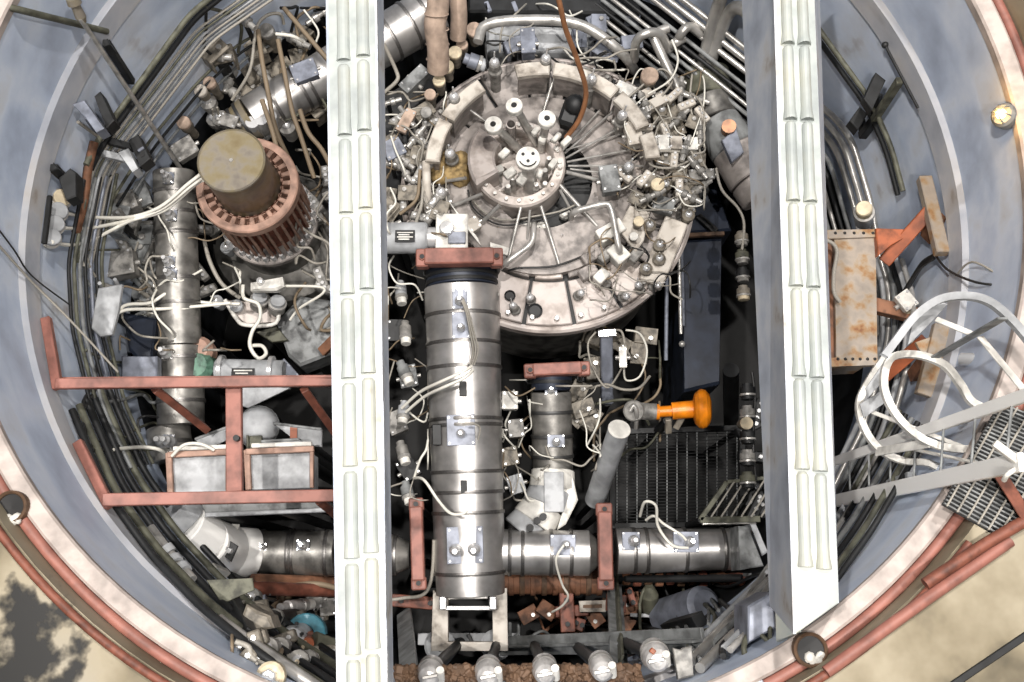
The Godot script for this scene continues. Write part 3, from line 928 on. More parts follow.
func build_pump() -> void:
	var c := W(231, 160, 3.75)
	var o := Vector3(c.x, 0, c.z)
	var r := 33.5 * S(160, 3.75)
	var t := thing("pump", "upright pump with stained round drum top over a pinkish ring of many vertical bolts", "pump", o)
	part(t, "casing", MB.new().lathe(o, Vector3.UP, [Vector2(0, 0.9), Vector2(0.4, 0.95), Vector2(0.66, 1.35), Vector2(0.68, 1.85), Vector2(0.6, 2.12), Vector2(0.4, 2.25), Vector2(0.36, 2.4), Vector2(0.36, 2.51), Vector2(0, 2.51)], 48), M.jacket_dull)
	part(t, "pedestal", MB.new().lathe(o, Vector3.UP, [Vector2(0.35, 0), Vector2(0.35, 1.0)], 24), M.dark)
	part(t, "lower_ring", MB.new().lathe(o, Vector3.UP, [Vector2(0.25, 2.5), Vector2(0.405, 2.5), Vector2(0.41, 2.51), Vector2(0.41, 2.56), Vector2(0.4, 2.57), Vector2(0.25, 2.57)], 64), M.lid_b)
	part(t, "core", MB.new().lathe(o, Vector3.UP, [Vector2(0.27, 2.5), Vector2(0.27, 3.3)], 32), M.redd)
	var ring := part(t, "upper_ring", MB.new().lathe(o, Vector3.UP, [Vector2(0.22, 3.2), Vector2(0.385, 3.2), Vector2(0.395, 3.21), Vector2(0.395, 3.29), Vector2(0.385, 3.3), Vector2(0.335, 3.3), Vector2(0.33, 3.21), Vector2(0.22, 3.21)], 72), M.pinkish)
	for i in 26:
		var a := TAU * i / 26
		part(ring, "tooth", MB.new().sector(o, 0.27, 0.335, a, a + TAU / 26 * 0.5, 3.205, 3.295, 2, 0.006), M.pinkish)
		part(ring, "tooth", MB.new().sector(o, 0.255, 0.275, a + TAU / 26 * 0.5, a + TAU / 26 * 0.95, 3.205, 3.28, 2, 0.004), M.pinkish)
	for i in 34:
		var a := TAU * (i + 0.5) / 34
		var d := Vector3(cos(a), 0, -sin(a))
		var s := part(t, "tie_bolt", MB.new().cyl(o + d * 0.362 + Vector3.UP * 2.55, o + d * 0.362 + Vector3.UP * 3.22, 0.013, 8), M.pinkish)
		part(s, "nut", MB.new().lathe(o + d * 0.372, Vector3.UP, [Vector2(0.026, 2.57), Vector2(0.026, 2.61), Vector2(0.018, 2.65), Vector2(0, 2.65)], 6), M.chrome)
	for i in 17:
		var a := TAU * (i + 0.3) / 17
		part(t, "fin", MB.new().sector(o, 0.27, 0.33, a, a + 0.05, 2.57, 3.2, 1), M.redd)
	part(t, "drum", MB.new().lathe(o, Vector3.UP, [Vector2(r * 1.03, 3.2), Vector2(r * 1.03, 3.28), Vector2(r, 3.32), Vector2(r, 3.62), Vector2(r * 1.0, 3.72)], 64), M.motor)
	var top := part(t, "drum_top", MB.new().lathe(o, Vector3.UP, [Vector2(r, 3.72), Vector2(r * 1.02, 3.725), Vector2(r * 1.02, 3.745), Vector2(r * 0.99, 3.752), Vector2(r * 0.96, 3.745), Vector2(0, 3.742)], 64), M.heat)
	part(top, "centre_screw", MB.new().cyl(Vector3(o.x, 3.74, o.z), Vector3(o.x, 3.752, o.z), 0.014, 10), M.tube)

func build_pipes() -> void:
	# --- the wide vertical-running canister in the middle
	var a := W(462, 289, 2.6)
	var b := W(470.5, 594, 2.35)
	var t := jacket("canister_pipe", "widest bright sheet-metal jacketed pipe running down the middle, with plates and bands", a, b, 0.312, 0.275, [0.095, 0.19, 0.27, 0.44, 0.46, 0.61, 0.675, 0.74, 0.93], M.jacket, M.band)
	var ax := (b - a).normalized()
	for q in [[460, 299, 0.12, 0.16, 0.8, 1], [461, 325, 0.14, 0.22, 0.7, 1], [461, 430, 0.22, 0.24, 0.75, 1], [465, 545, 0.28, 0.28, 1.0, 2]]:
		var p := W(q[0], q[1], 2.6 + 0.295 - (q[1] - 289) * 0.00094)
		patch(t, p, ax, q[2], q[3], q[4], null, q[5])
	for q in [[463, 389, 0.06, 0.12], [464, 487, 0.05, 0.1], [437, 435, 0.07, 0.16]]:
		var p := W(q[0], q[1], 2.6 + 0.3 - (q[1] - 289) * 0.00094 - (0.03 if q[0] < 450 else 0.0))
		part(t, "inspection_slot", MB.new().box(p, ax * (q[3] / 2), Vector3.UP * 0.015, Vector3.RIGHT * (q[2] / 2), 0.004), M.dark)
	for i in 3:
		part(t, "wire", MB.new().sweep(curve(WP([[461 + i, 299, 2.98], [466 + i * 1.5, 312, 2.98], [470 + i * 2, 332, 2.95], [473 + i * 2.5, 350, 2.93], [470 + i * 2, 365, 2.92]])), 0.008, 5), M.cable)
	# collar at its upper end and the red clamp bar across it
	var c0 := W(461, 262, 2.62)
	t = jacket("pipe_collar", "dark blue-black bellows collar at the top end of the middle pipe", c0, W(462, 288, 2.6), 0.3, 0.29, [0.3, 0.6, 0.85], M.darkblue, M.dark)
	red_bar("red oxide clamp bar across the top end of the wide middle pipe", W(416, 258, 2.98), W(503, 257, 2.98), 0.13, 0.12)
	# silver flow fitting with a black plate, left of the bar
	var v := thing("flow_meter", "silver cylinder with small black nameplate between left beam and red clamp bar", "meter", W(405, 237, 2.6))
	part(v, "body", MB.new().cyl(W(372, 238, 2.75), W(428, 238, 2.75), 0.13, 28, 0.13, 0.015), M.greyl)
	part(v, "neck", MB.new().cyl(W(428, 238, 2.75), W(440, 238, 2.75), 0.09, 20), M.chrome)
	nameplate(v, W(405, 236, 2.885), Vector3.RIGHT * 0.08, Vector3.BACK * 0.05, Vector3.UP, 4)
	leg(v, W(400, 238, 2.63))
	v = thing("gauge_block", "white square block with silver domed gauge above the red clamp bar", "gauge", W(453, 230, 2.6))
	part(v, "plate", MB.new().box(W(452, 232, 2.84), Vector3.RIGHT * 0.13, Vector3.UP * 0.03, Vector3.BACK * 0.15, 0.008), M.white)
	part(v, "dial", MB.new().lathe(W(447, 230, 2.87), Vector3.UP, [Vector2(0.06, 0), Vector2(0.06, 0.05), Vector2(0.05, 0.07), Vector2(0, 0.075)], 20), M.chrome)
	part(v, "bracket", MB.new().box(W(457, 238, 2.88), Vector3.RIGHT * 0.07, Vector3.UP * 0.02, Vector3.BACK * 0.05, 0.005), M.bluegrey)
	leg(v, W(452, 232, 2.81))
	# --- cross pipe along the bottom, in its pieces from left to right
	var y := 2.3
	var r := 22.5 * S(553, y)
	t = jacket("cross_pipe", "stained steel jacketed pipe between the white elbow and left beam", W(254, 553, y), W(336, 553, y), r, r, [0.1, 0.45, 0.5, 0.9], M.jacket_dull, M.band)
	patch(t, W(303, 545, y + r), Vector3.RIGHT, 0.08, 0.1, 0.8)
	patch(t, W(263, 547, y + r), Vector3.RIGHT, 0.05, 0.05, 0.5)
	t = jacket("cross_pipe", "dark tapered pipe end between left beam and upright red clamp bar", W(386, 555, y), W(410, 555, y), r, r * 0.6, [0.4], M.jacket_dull, M.band)
	red_bar("red oxide clamp bar standing left of the wide middle pipe's lower end", W(416, 498, 2.52), W(419, 590, 2.52), 0.1, 0.12)
	t = jacket("cross_pipe", "bright jacketed pipe stub joined to right side of the wide middle pipe", W(498, 552, y), W(589, 553, y), r, r, [0.13, 0.27, 0.58, 0.8], M.jacket, M.band)
	patch(t, W(563, 545, y + r - 0.005), Vector3.RIGHT, 0.16, 0.2, 0.7)
	part(t, "end_cone", MB.new().cyl(W(589, 553, y), W(601, 553, y), r * 0.95, 32, r * 0.45), M.jacket_dull)
	red_bar("red oxide clamp bar standing between the two right-hand cross pipe pieces", W(604, 503, 2.52), W(606, 590, 2.52), 0.11, 0.12)
	t = jacket("cross_pipe", "bright jacketed pipe right of the right clamp bar with two curled wires", W(616, 551, y), W(740, 549, y), r, r * 0.9, [0.14, 0.24, 0.55, 0.86, 0.93], M.jacket, M.band)
	patch(t, W(631, 541, y + r - 0.004), Vector3.RIGHT, 0.14, 0.14, 0.9)
	patch(t, W(686, 542, y + r - 0.006), Vector3.RIGHT, 0.16, 0.2, 0.9)
	v = thing("pipe_bracket", "grey triangular end plate at right end of the cross pipe", "bracket", W(748, 548, 2.0))
	part(v, "plate", MB.new().slab(flatpts([[738, 526], [748, 526], [764, 566], [740, 570]], 2.42), 0.3, 0.008), M.grey)
	part(v, "rib", MB.new().slab(flatpts([[750, 524], [756, 524], [768, 552], [762, 556]], 2.46), 0.2, 0.008), M.greyl)
	leg(v, W(750, 550, 2.15))
	# white insulated elbow at the left end
	t = thing("pipe_elbow", "white insulated mitred elbow at left end of the cross pipe", "pipe elbow", W(215, 545, 2.1))
	var seg := [[168, 508, 3.0], [181, 523, 2.85], [203, 541, 2.65], [228, 551, 2.45], [254, 553, 2.32]]
	var mt := [M.greyl, M.lag, M.lag, M.lag]
	for i in 4:
		part(t, "mitred_section", MB.new().cyl(W(seg[i][0], seg[i][1], seg[i][2]), W(seg[i + 1][0] + 0.7, seg[i + 1][1], seg[i + 1][2]), r * 1.06, 28, r * 1.08, 0.01), mt[i])
	var pp := part(t, "terminal_plate", MB.new().slab(flatpts([[207, 541], [214, 531], [238, 546], [231, 562]], 2.93), 0.02, 0.004), M.dark)
	for q in [[215, 541], [220, 544], [226, 548], [216, 547], [230, 551]]:
		var p := W(q[0], q[1], 2.93)
		part(pp, "terminal", MB.new().cyl(p, p + Vector3.UP * 0.04, 0.025, 8, 0.018), M.chrome)
	part(t, "strap", MB.new().bar(W(230, 542, 2.72), W(236, 525, 2.62), 0.06, 0.03), M.white)
	part(t, "tab", MB.new().bar(W(212, 568, 2.35), W(226, 574, 2.35), 0.06, 0.05), M.white)
	for q in [[[213, 540, 2.88], [207, 528, 2.98], [206, 519, 3.0]], [[222, 541, 2.88], [221, 530, 2.98], [216, 520, 3.0]]]:
		part(t, "wire", MB.new().sweep(curve(WP(q)), 0.012, 6), M.cable_b)
	part(t, "lug", MB.new().cyl(W(207, 519, 3.0), W(208, 514, 3.02), 0.03, 10), M.white)
	leg(t, W(200, 540, 2.1))
	# --- pipe running down the left side
	t = jacket("riser_pipe", "grey stained steel pipe running down the left side beside the pump", W(174, 172, 3.0), W(180, 345, 2.75), 0.165, 0.17, [0.12, 0.24, 0.36, 0.62, 0.76], M.jacket_dull, M.band)
	for q in [[169, 178], [172, 215], [170, 262], [172, 275]]:
		patch(t, W(q[0], q[1], 3.155 - (q[1] - 172) * 0.0014), Vector3.BACK, 0.08, 0.1, 0.8)
	t = jacket("riser_pipe", "shorter pale steel pipe section below, crossed by the upper red frame rail", W(180, 347, 2.72), W(181, 425, 2.65), 0.185, 0.185, [0.15, 0.42, 0.7], M.jacket_dull, M.band)
	patch(t, W(168, 353, 2.88), Vector3.BACK, 0.08, 0.1, 0.9)
	t = jacket("riser_pipe", "grey pipe end with silver lugs left of the grey tray boxes", W(168, 428, 2.6), W(172, 462, 2.6), 0.17, 0.17, [0.5], M.jacket_dull, M.band)
	patch(t, W(168, 441, 2.77), Vector3.BACK, 0.1, 0.1, 1.0, M.bluegrey, 2)
	# --- bright pipe crossing the upper left
	a = W(252, 118, 2.75)
	b = W(436, 10, 2.75)
	t = jacket("header_pipe", "bright stainless jacketed pipe slanting up behind the left beam", a, b, 0.19, 0.22, [0.12, 0.26, 0.3, 0.42, 0.5, 0.74, 0.85, 0.93], M.jacket, M.band)
	t = jacket("header_pipe", "heat-stained brownish pipe end above the pump drum", W(230, 132, 2.72), W(252, 118, 2.75), 0.15, 0.19, [0.4, 0.7], M.heat, M.bandd)
	for i in 3:
		part(t, "stub", MB.new().cyl(W(252 + i * 9, 122 - i * 3, 2.9), W(256 + i * 9, 138 - i * 3, 2.62), 0.055, 14), M.chrome)
	# --- second, darker canister
	a = W(551, 392, 2.35); b = W(553, 472, 2.2)
	t = jacket("canister_pipe", "shorter dark steel canister pipe right of the wide middle pipe", a, b, 0.17, 0.17, [0.25, 0.55, 0.8], M.jacket_dull, M.bandd)
	patch(t, W(556, 441, 2.45), Vector3.BACK, 0.14, 0.1, 0.7)
	patch(t, W(551, 390, 2.5), Vector3.BACK, 0.1, 0.08, 0.6)
	t = jacket("pipe_collar", "black bellows collar under the short red clamp bar", W(551, 374, 2.4), W(551, 391, 2.38), 0.18, 0.16, [0.5], M.darkblue, M.dark)
	red_bar("short red oxide clamp bar at top of the dark canister pipe", W(524, 371, 2.6), W(590, 368, 2.6), 0.1, 0.1)
	t = thing("pipe_elbow", "white insulated mitred elbow below the dark canister pipe", "pipe elbow", W(545, 505, 2.0))
	var s2 := [[553, 470], [552, 488], [545, 505], [533, 522], [522, 534]]
	for i in 4:
		part(t, "mitred_section", MB.new().cyl(W(s2[i][0], s2[i][1], 2.2), W(s2[i + 1][0], s2[i + 1][1] + 0.6, 2.2), 0.18, 28, 0.19, 0.01), [M.white, M.greyl, M.white, M.greyl][i])
	for q in [[537, 521], [543, 517], [530, 528]]:
		var p := W(q[0], q[1], 2.4)
		part(t, "terminal", MB.new().cyl(p, p + Vector3.UP * 0.05, 0.03, 10), M.dark)
	part(t, "patch_plate", MB.new().box(W(554, 492, 2.4), Vector3.RIGHT * 0.08, Vector3.UP * 0.02, Vector3.BACK * 0.16, 0.005), M.greyl)
	leg(t, W(545, 505, 2.0))
	single("insulation_board", "white folded insulation board leaning beside the lower white elbow", "board", MB.new().slab(flatpts([[560, 478], [572, 472], [578, 500], [566, 524], [557, 530], [566, 500]], 2.3), 0.05, 0.01), M.white)
	# white round tube leaning up beside it
	t = thing("white_tube", "pale round tube with flat white end cap leaning up beside the wire mesh", "tube", W(598, 490, 2.0))
	a = W(595, 500, 2.1); b = W(619, 430, 2.95)
	part(t, "barrel", MB.new().cyl(a, b, 0.085, 28), M.greyl)
	part(t, "end_cap", MB.new().cyl(b, b + (b - a).normalized() * 0.02, 0.088, 28, 0.088, 0.006), M.white)
	leg(t, a)
	# grey elbow ducts to the right of the lid
	t = thing("duct_elbow", "grey mitred duct elbow with two tubes entering its top, left of right beam", "duct", W(715, 120, 2.3))
	var sg := [[706, 72], [708, 100], [716, 122], [734, 150], [752, 180], [764, 196]]
	for i in 5:
		part(t, "mitred_section", MB.new().cyl(W(sg[i][0], sg[i][1], 2.6), W(sg[i + 1][0], sg[i + 1][1], 2.6), 0.2, 32, 0.205, 0.01), [M.olive, M.jacket_dull, M.grey, M.lid_b, M.lid_b][i])
	part(t, "patch_plate", MB.new().slab(flatpts([[722, 140], [736, 128], [744, 152], [732, 162]], 2.86), 0.05, 0.006), M.bluegrey)
	part(t, "terminal", MB.new().cyl(W(728, 130, 2.8), W(729, 126, 2.9), 0.06, 14), M.copper)
	leg(t, W(716, 122, 2.42))
	leg(t, W(745, 170, 2.42))
	for q in [[[728, -20, 3.2], [718, 5, 3.2], [702, 66, 2.75], [701, 74, 2.6]], [[756, 22, 3.1], [742, 6, 3.15], [728, 10, 3.15], [708, 68, 2.75], [707, 76, 2.6]]]:
		tube("steel_tube", "bright bent tube entering grey duct elbow, %s of the pair" % ("left" if q[0][0] < 740 else "right"), "tube", q, 0.055, M.steel, 0.16, "", 16)
	# silver tubes with flared ends at the top
	var nth := 0
	for q in [[[684, 38, 2.9], [672, 44, 2.9], [668, 54, 2.6]], [[668, 28, 2.95], [652, 34, 2.95], [660, 52, 2.9], [680, 92, 2.8]], [[668, 50, 2.8], [660, 30, 3.0], [636, 36, 3.0], [634, 60, 2.7]], [[705, 38, 2.9], [690, 24, 3.0], [680, 34, 3.0], [676, 48, 2.7]]]:
		tube("steel_tube", "%s bright bent steel tube beside the dark wall above the lid's right edge" % (["short hooked", "longest diagonal", "arched double-ended", "second, right-hand hooked"][nth]), "tube", q, 0.04, M.steel, 0.14, "", 14)
		nth += 1
	# top rail pipe around the far side of the lid
	tube("rail_pipe", "long smooth steel pipe curving round the far side of the lid", "pipe", [[478, 42, 2.9], [483, 21, 2.9], [560, 19, 2.9], [592, 28, 2.9], [626, 56, 2.8], [634, 70, 2.5]], 0.045, M.tube, 0.3, "", 14)

func red_bar(label: String, a: Vector3, b: Vector3, w: float, h: float) -> void:
	var t := thing("clamp_bar", label, "clamp", Vector3((a.x + b.x) / 2, 0, (a.z + b.z) / 2))
	var d := (b - a).normalized()
	part(t, "bar", MB.new().bar(a + d * 0.07, b - d * 0.07, w, h, 0.01), M.red)
	for e in [[a, 1.0], [b, -1.0]]:
		var p: Vector3 = e[0]
		var k: float = e[1]
		part(t, "end_block", MB.new().bar(p - Vector3.UP * 0.03, p + d * (0.1 * k) - Vector3.UP * 0.03, w * 1.15, h * 0.8, 0.01), M.red)
		var bt := part(t, "clamp_bolt", MB.new().cyl(p + d * (0.05 * k) - Vector3.UP * 0.5, p + d * (0.05 * k) + Vector3.UP * 0.04, 0.02, 8), M.dark)
		part(bt, "nut", MB.new().cyl(p + d * (0.05 * k) + Vector3.UP * 0.005, p + d * (0.05 * k) + Vector3.UP * 0.035, 0.03, 6), M.redd)
		leg(t, p + d * (0.05 * k) - Vector3.UP * 0.4, 0.03)

# polygonal run of tubes along the tank wall: pixel corners at height y, n tubes spaced across (dx, dy pixels each)
func tube_bank(label: String, pts: Array, n: int, step: Array, r: float, mats: Array, group: String, called := "conduit") -> void:
	var nth := ["first", "second", "third", "fourth", "fifth", "sixth", "seventh"]
	for i in n:
		var list := []
		for p in pts:
			list.append([p[0] + step[0] * i, p[1] + step[1] * i, p[2] - step[2] * i])
		single(called, nth[i] + " " + label, "conduit", MB.new().sweep(bent(WP(list), 0.12), r, 8), mats[i % mats.size()], group)

func angle_bar(mb: MB, a: Vector3, b: Vector3, w: float, h: float) -> MB:   # L section
	mb.bar(a, b, w, 0.012, 0.002)
	var f := (b - a).normalized()
	var s := f.cross(Vector3.UP).normalized()
	mb.bar(a - s * (w / 2) - Vector3.UP * h / 2, b - s * (w / 2) - Vector3.UP * h / 2, 0.012, h, 0.002)
	return mb

func wall_hit(px: float, py: float, y: float) -> Vector3:   # the wall point beside a pixel, at height y
	var p := W(px, py, y)
	var d := Vector3(p.x - CENTRE.x, 0, p.z - CENTRE.z).normalized()
	return Vector3(CENTRE.x, y, CENTRE.z) + d * 2.995

func build_left() -> void:
	# red rack frame
	var t := thing("red_rack", "red oxide welded rack frame of two long rails on the left side", "frame", W(200, 440, 4.0))
	part(t, "rail", MB.new().bar(W(56, 384, 4.2), W(372, 381, 4.2), 0.065, 0.05, 0.005), M.red)
	part(t, "rail_lip", MB.new().bar(W(60, 379, 4.24), W(372, 376.5, 4.24), 0.02, 0.03, 0.003), M.red)
	part(t, "rail", MB.new().bar(W(103, 500, 4.2), W(372, 495, 4.2), 0.075, 0.06, 0.005), M.red)
	part(t, "wall_arm", MB.new().bar(W(46, 318, 4.2), W(58, 389, 4.2), 0.06, 0.05, 0.005), M.red)
	part(t, "wall_arm", MB.new().bar(W(78, 442, 4.2), W(110, 507, 4.2), 0.06, 0.05, 0.005), M.red)
	var po := part(t, "cross_member", MB.new().bar(W(234, 386, 4.19), W(235, 492, 4.19), 0.1, 0.05, 0.005), M.red)
	part(po, "pin", MB.new().cyl(W(238, 439, 4.2), W(238, 439, 4.2) + Vector3.UP * 0.05, 0.02, 10), M.dark)
	for q in [[155, 389, 207, 430, 4.18, 3.6], [304, 389, 336, 434, 4.18, 3.7], [318, 500, 342, 520, 4.18, 3.8]]:
		part(t, "brace", MB.new().bar(W(q[0], q[1], q[4]), W(q[2], q[3], q[5]), 0.05, 0.05, 0.004), M.redd)
	# pale tray boxes between the rails
	for q in [[168, 455, 228, 492, "left"], [246, 452, 312, 488, "right"]]:
		var b := thing("tray_box", "%s pale grey instrument box in pinkish frame under the red rack rails" % q[4], "box", W((q[0] + q[2]) / 2, q[3], 3.3))
		var out := flatpts([[q[0] + 4, q[1] + 2], [q[2] - 2, q[1]], [q[2] - 2, q[3]], [q[0] + 4, q[3] + 2]], 3.62)
		part(b, "panel", MB.new().slab(out, 0.3, 0.006), M.greyl)
		part(b, "top_rail", MB.new().bar(W(q[0], q[1], 3.66), W(q[2] + 2, q[1] - 3, 3.66), 0.04, 0.04, 0.004), M.pinkish)
		part(b, "side_rail", MB.new().bar(W(q[0] + 1, q[1] - 2, 3.65), W(q[0] + 3, q[3] + 2, 3.65), 0.04, 0.04, 0.004), M.pinkish)
		part(b, "side_rail", MB.new().bar(W(q[2], q[1] - 2, 3.65), W(q[2], q[3], 3.65), 0.025, 0.04, 0.004), M.pinkish)
		part(b, "back_lip", MB.new().bar(W(q[0] + 6, q[1] - 6, 3.64), W(q[2], q[1] - 8, 3.64), 0.03, 0.05, 0.004), M.white)
		for k in 2:
			leg(b, W(q[0] + 10 + k * 40, q[3] - 6, 3.3), 0.025)
		part(b, "bearer", MB.new().bar(W(q[0], q[3] - 4, 3.29), W(q[2], q[3] - 4, 3.29), 0.06, 0.05), M.redd)
	t = thing("gutter_tray", "long grey sheet tray under the lower red rack rail", "tray", W(270, 505, 3.1))
	part(t, "sheet", MB.new().slab(flatpts([[200, 503], [322, 500], [332, 510], [206, 515]], 3.2), 0.03, 0.005), M.grey)
	part(t, "lip", MB.new().bar(W(206, 515, 3.23), W(332, 510, 3.23), 0.03, 0.05), M.greyl)
	leg(t, W(282, 510, 3.15), 0.04)
	leg(t, W(215, 512, 3.15), 0.04)
	# grey sheet flaps behind the trays
	for q in [[[[196, 440], [228, 428], [232, 438], [200, 452]], 3.5, "narrow grey sheet flap left of the red cross member"], [[[274, 424], [322, 430], [322, 447], [300, 444]], 3.5, "grey sheet flap with small orange tag, behind the right tray box"],
			[[[262, 442], [300, 440], [304, 446], [262, 452]], 3.55, "pale sheet shelf just above the right tray box"], [[[228, 380], [290, 388], [248, 408], [236, 404]], 2.9, "slanted grey slotted sheet below the upper red rail"]]:
		var f := thing("sheet_flap", q[2], "sheet", W(q[0][0][0], q[0][0][1], 3.0))
		part(f, "sheet", MB.new().slab(flatpts(q[0], q[1]), 0.02, 0.004), M.greyl)
		part(f, "fold", MB.new().bar(W(q[0][0][0], q[0][0][1], q[1] - 0.03), W(q[0][1][0], q[0][1][1], q[1] - 0.03), 0.02, 0.07), M.grey)
		leg(f, (W(q[0][0][0], q[0][0][1], q[1]) + W(q[0][2][0], q[0][2][1], q[1])) / 2 - Vector3.UP * 0.02, 0.025)
		if q[2].contains("orange"):
			part(f, "tag", MB.new().slab(flatpts([[290, 427], [297, 428], [297, 440], [290, 438]], q[1] + 0.012), 0.01), M.orange_red, "small orange tag")
	t = thing("lagged_dome", "lumpy grey lagged dome between the tray boxes and the upper red rail", "valve", W(258, 430, 3.0))
	part(t, "dome", MB.new().ball(W(258, 427, 3.35), 0.15, 16, Vector3.UP, 0.7), M.greyl)
	part(t, "seam", MB.new().lathe(W(258, 427, 3.33), Vector3.UP, [Vector2(0.15, -0.01), Vector2(0.158, 0), Vector2(0.15, 0.012)], 20), M.grey)
	leg(t, W(258, 427, 3.3), 0.1)
	t = thing("olive_channel", "dark olive steel channel between the two tray boxes", "channel", W(262, 475, 3.0))
	part(t, "web", MB.new().bar(W(255, 436, 3.5), W(256, 492, 3.5), 0.1, 0.04), M.olive)
	part(t, "flange", MB.new().bar(W(249, 436, 3.5), W(250, 492, 3.5), 0.015, 0.1), M.olive)
	leg(t, W(255, 480, 3.48), 0.04)
	# green valve
	t = thing("valve", "green valve body with rusty cap and silver labelled actuator above the red rail", "valve", W(205, 372, 2.6))
	part(t, "body", MB.new().lathe(W(205, 372, 2.55), Vector3.UP, [Vector2(0, 0), Vector2(0.13, 0), Vector2(0.14, 0.08), Vector2(0.13, 0.2), Vector2(0.09, 0.26), Vector2(0, 0.26)], 20), M.green)
	part(t, "cap", MB.new().lathe(W(205, 356, 2.55), Vector3.UP, [Vector2(0.1, 0), Vector2(0.12, 0.06), Vector2(0.12, 0.18), Vector2(0.09, 0.23), Vector2(0, 0.25)], 18), M.pinkish)
	var ac := part(t, "actuator", MB.new().cyl(W(216, 370, 2.75), W(284, 371, 2.75), 0.09, 20, 0.085, 0.01), M.greyl)
	part(ac, "flange", MB.new().cyl(W(220, 370, 2.75), W(224, 370, 2.75), 0.12, 18), M.chrome)
	part(ac, "flange", MB.new().cyl(W(270, 371, 2.75), W(274, 371, 2.75), 0.12, 18), M.chrome)
	nameplate(ac, W(243, 372, 2.85), Vector3.RIGHT * 0.09, Vector3.BACK * 0.03, Vector3.UP, 2)
	leg(t, W(205, 372, 2.56), 0.06)
	# conduits along the wall, upper left
	tube_bank("thin grey conduit in the bundle running diagonally along the upper left wall", [[268, -20, 3.5], [196, 30, 3.5], [104, 150, 3.5], [92, 172, 3.5], [80, 232, 3.5], [74, 260, 3.0]], 6, [3.2, 2.2, 0.02], 0.011, [M.cable, M.olive, M.greyl, M.cable, M.grey], "upper left conduit bundle")
	tube_bank("dark green-grey rail of the diagonal bundle on upper left wall", [[228, -16, 3.52], [190, 14, 3.52], [98, 140, 3.52], [86, 165, 3.5]], 2, [5, 4, 0.03], 0.022, [M.olive, M.dark], "upper left bundle rails", "rail")
	tube_bank("thin grey line near pit edge right of the upper left conduit bundle", [[270, 28, 2.9], [238, 44, 2.9], [196, 84, 2.9], [150, 140, 2.9], [112, 200, 2.9]], 3, [5, 6, 0.04], 0.012, [M.olive, M.dark, M.grey], "inner left lines")
	tube_bank("grey conduit running down the left wall beside the red wall arms", [[84, 180, 3.2], [68, 262, 3.2], [72, 330, 3.2], [92, 410, 3.2], [120, 470, 3.1]], 7, [5.5, -1.0, 0.12], 0.014, [M.dark, M.olive, M.grey, M.dark, M.bluegrey], "left wall conduits")
	tube_bank("dark pipe following the lower left wall below the red rack", [[72, 410, 3.9], [108, 495, 3.9], [150, 553, 3.9], [200, 606, 3.9], [262, 656, 3.8], [330, 700, 3.8]], 6, [7, -5, 0.2], 0.024, [M.dark, M.olive, M.dark], "lower left wall pipes", "wall_pipe")
	t = thing("coupled_pipe", "silver pipe with knurled coupling against the lower left wall", "pipe", W(180, 560, 2.7))
	part(t, "pipe", MB.new().sweep(WP([[150, 528, 3.3], [168, 552, 3.3], [192, 580, 3.3]]), 0.035, 12), M.tube)
	for q in [[164, 548], [172, 559], [180, 567]]:
		part(t, "coupling", MB.new().lathe(W(q[0], q[1], 3.3), W(q[0] + 5, q[1] + 6, 3.3) - W(q[0], q[1], 3.3), [Vector2(0.03, 0), Vector2(0.055, 0), Vector2(0.055, 0.05), Vector2(0.03, 0.05)], 8), M.greyl)
	t = thing("steel_pipe", "clean silver pipe with dark joint along lower left wall, above the bright bolt", "pipe", W(250, 640, 3.0))
	part(t, "pipe", MB.new().sweep(WP([[219, 620, 3.3], [246, 640, 3.3], [288, 668, 3.3], [320, 690, 3.3]]), 0.036, 12), M.steel)
	part(t, "joint", MB.new().cyl(W(246, 640, 3.3), W(249, 642, 3.3), 0.04, 12), M.dark)
	# pole lamp
	t = thing("probe_pole", "long thin grey pole with a brassy fitting, slanting over upper left wall", "pole", W(190, 182, 2.7))
	part(t, "rod", MB.new().cyl(W(80, 18, 4.9), W(192, 186, 2.75), 0.016, 10, 0.02), M.tube)
	part(t, "fitting", MB.new().lathe(W(72, -2, 5.0), W(84, 24, 4.84) - W(72, -2, 5.0), [Vector2(0, 0), Vector2(0.04, 0), Vector2(0.045, 0.04), Vector2(0.03, 0.05), Vector2(0.03, 0.07), Vector2(0.035, 0.13), Vector2(0.02, 0.17), Vector2(0, 0.17)], 14), M.heat)
	part(t, "foot", MB.new().ball(W(192, 186, 2.73), 0.04, 10), M.dark)
	# wall bracket fittings, upper left
	for q in [[[[72, 104], [84, 100], [104, 128], [96, 132], [84, 116]], "pale angular bracket on upper left wall", "bluegrey"], [[[94, 96], [100, 91], [114, 120], [106, 128]], "dark open channel bracket standing off the upper left wall", "dark"],
			[[[103, 42], [107, 38], [110, 44], [104, 46]], "small dark triangular lug below the green wall rail", "dark"], [[[50, 172], [53, 162], [58, 168]], "tiny dark triangular lug low on the left wall", "dark"], [[[58, 178], [70, 168], [76, 172], [76, 196], [66, 200]], "dark rounded guard plate behind the cream-headed terminal stack", "dark"],
			[[[128, 140], [138, 134], [150, 158], [140, 166]], "black open channel bracket right of the conduit bundle's bend", "dark"], [[[118, 152], [128, 148], [138, 168], [132, 172]], "pale square plate under the bend of the conduit bundle", "greyl"]]:
		var b := thing("wall_bracket", q[1], "bracket", W(q[0][0][0], q[0][0][1], 3.7))
		var c := Vector2.ZERO
		for p in q[0]:
			c += Vector2(p[0], p[1]) / q[0].size()
		part(b, "plate", MB.new().slab(flatpts(q[0], 3.85), 0.12, 0.006), M[q[2]])
		var w := wall_hit(c.x, c.y, 3.78)
		var p0 := W(c.x, c.y, 3.78)
		part(b, "stem", MB.new().bar(p0, w, 0.05, 0.05), M[q[2]])
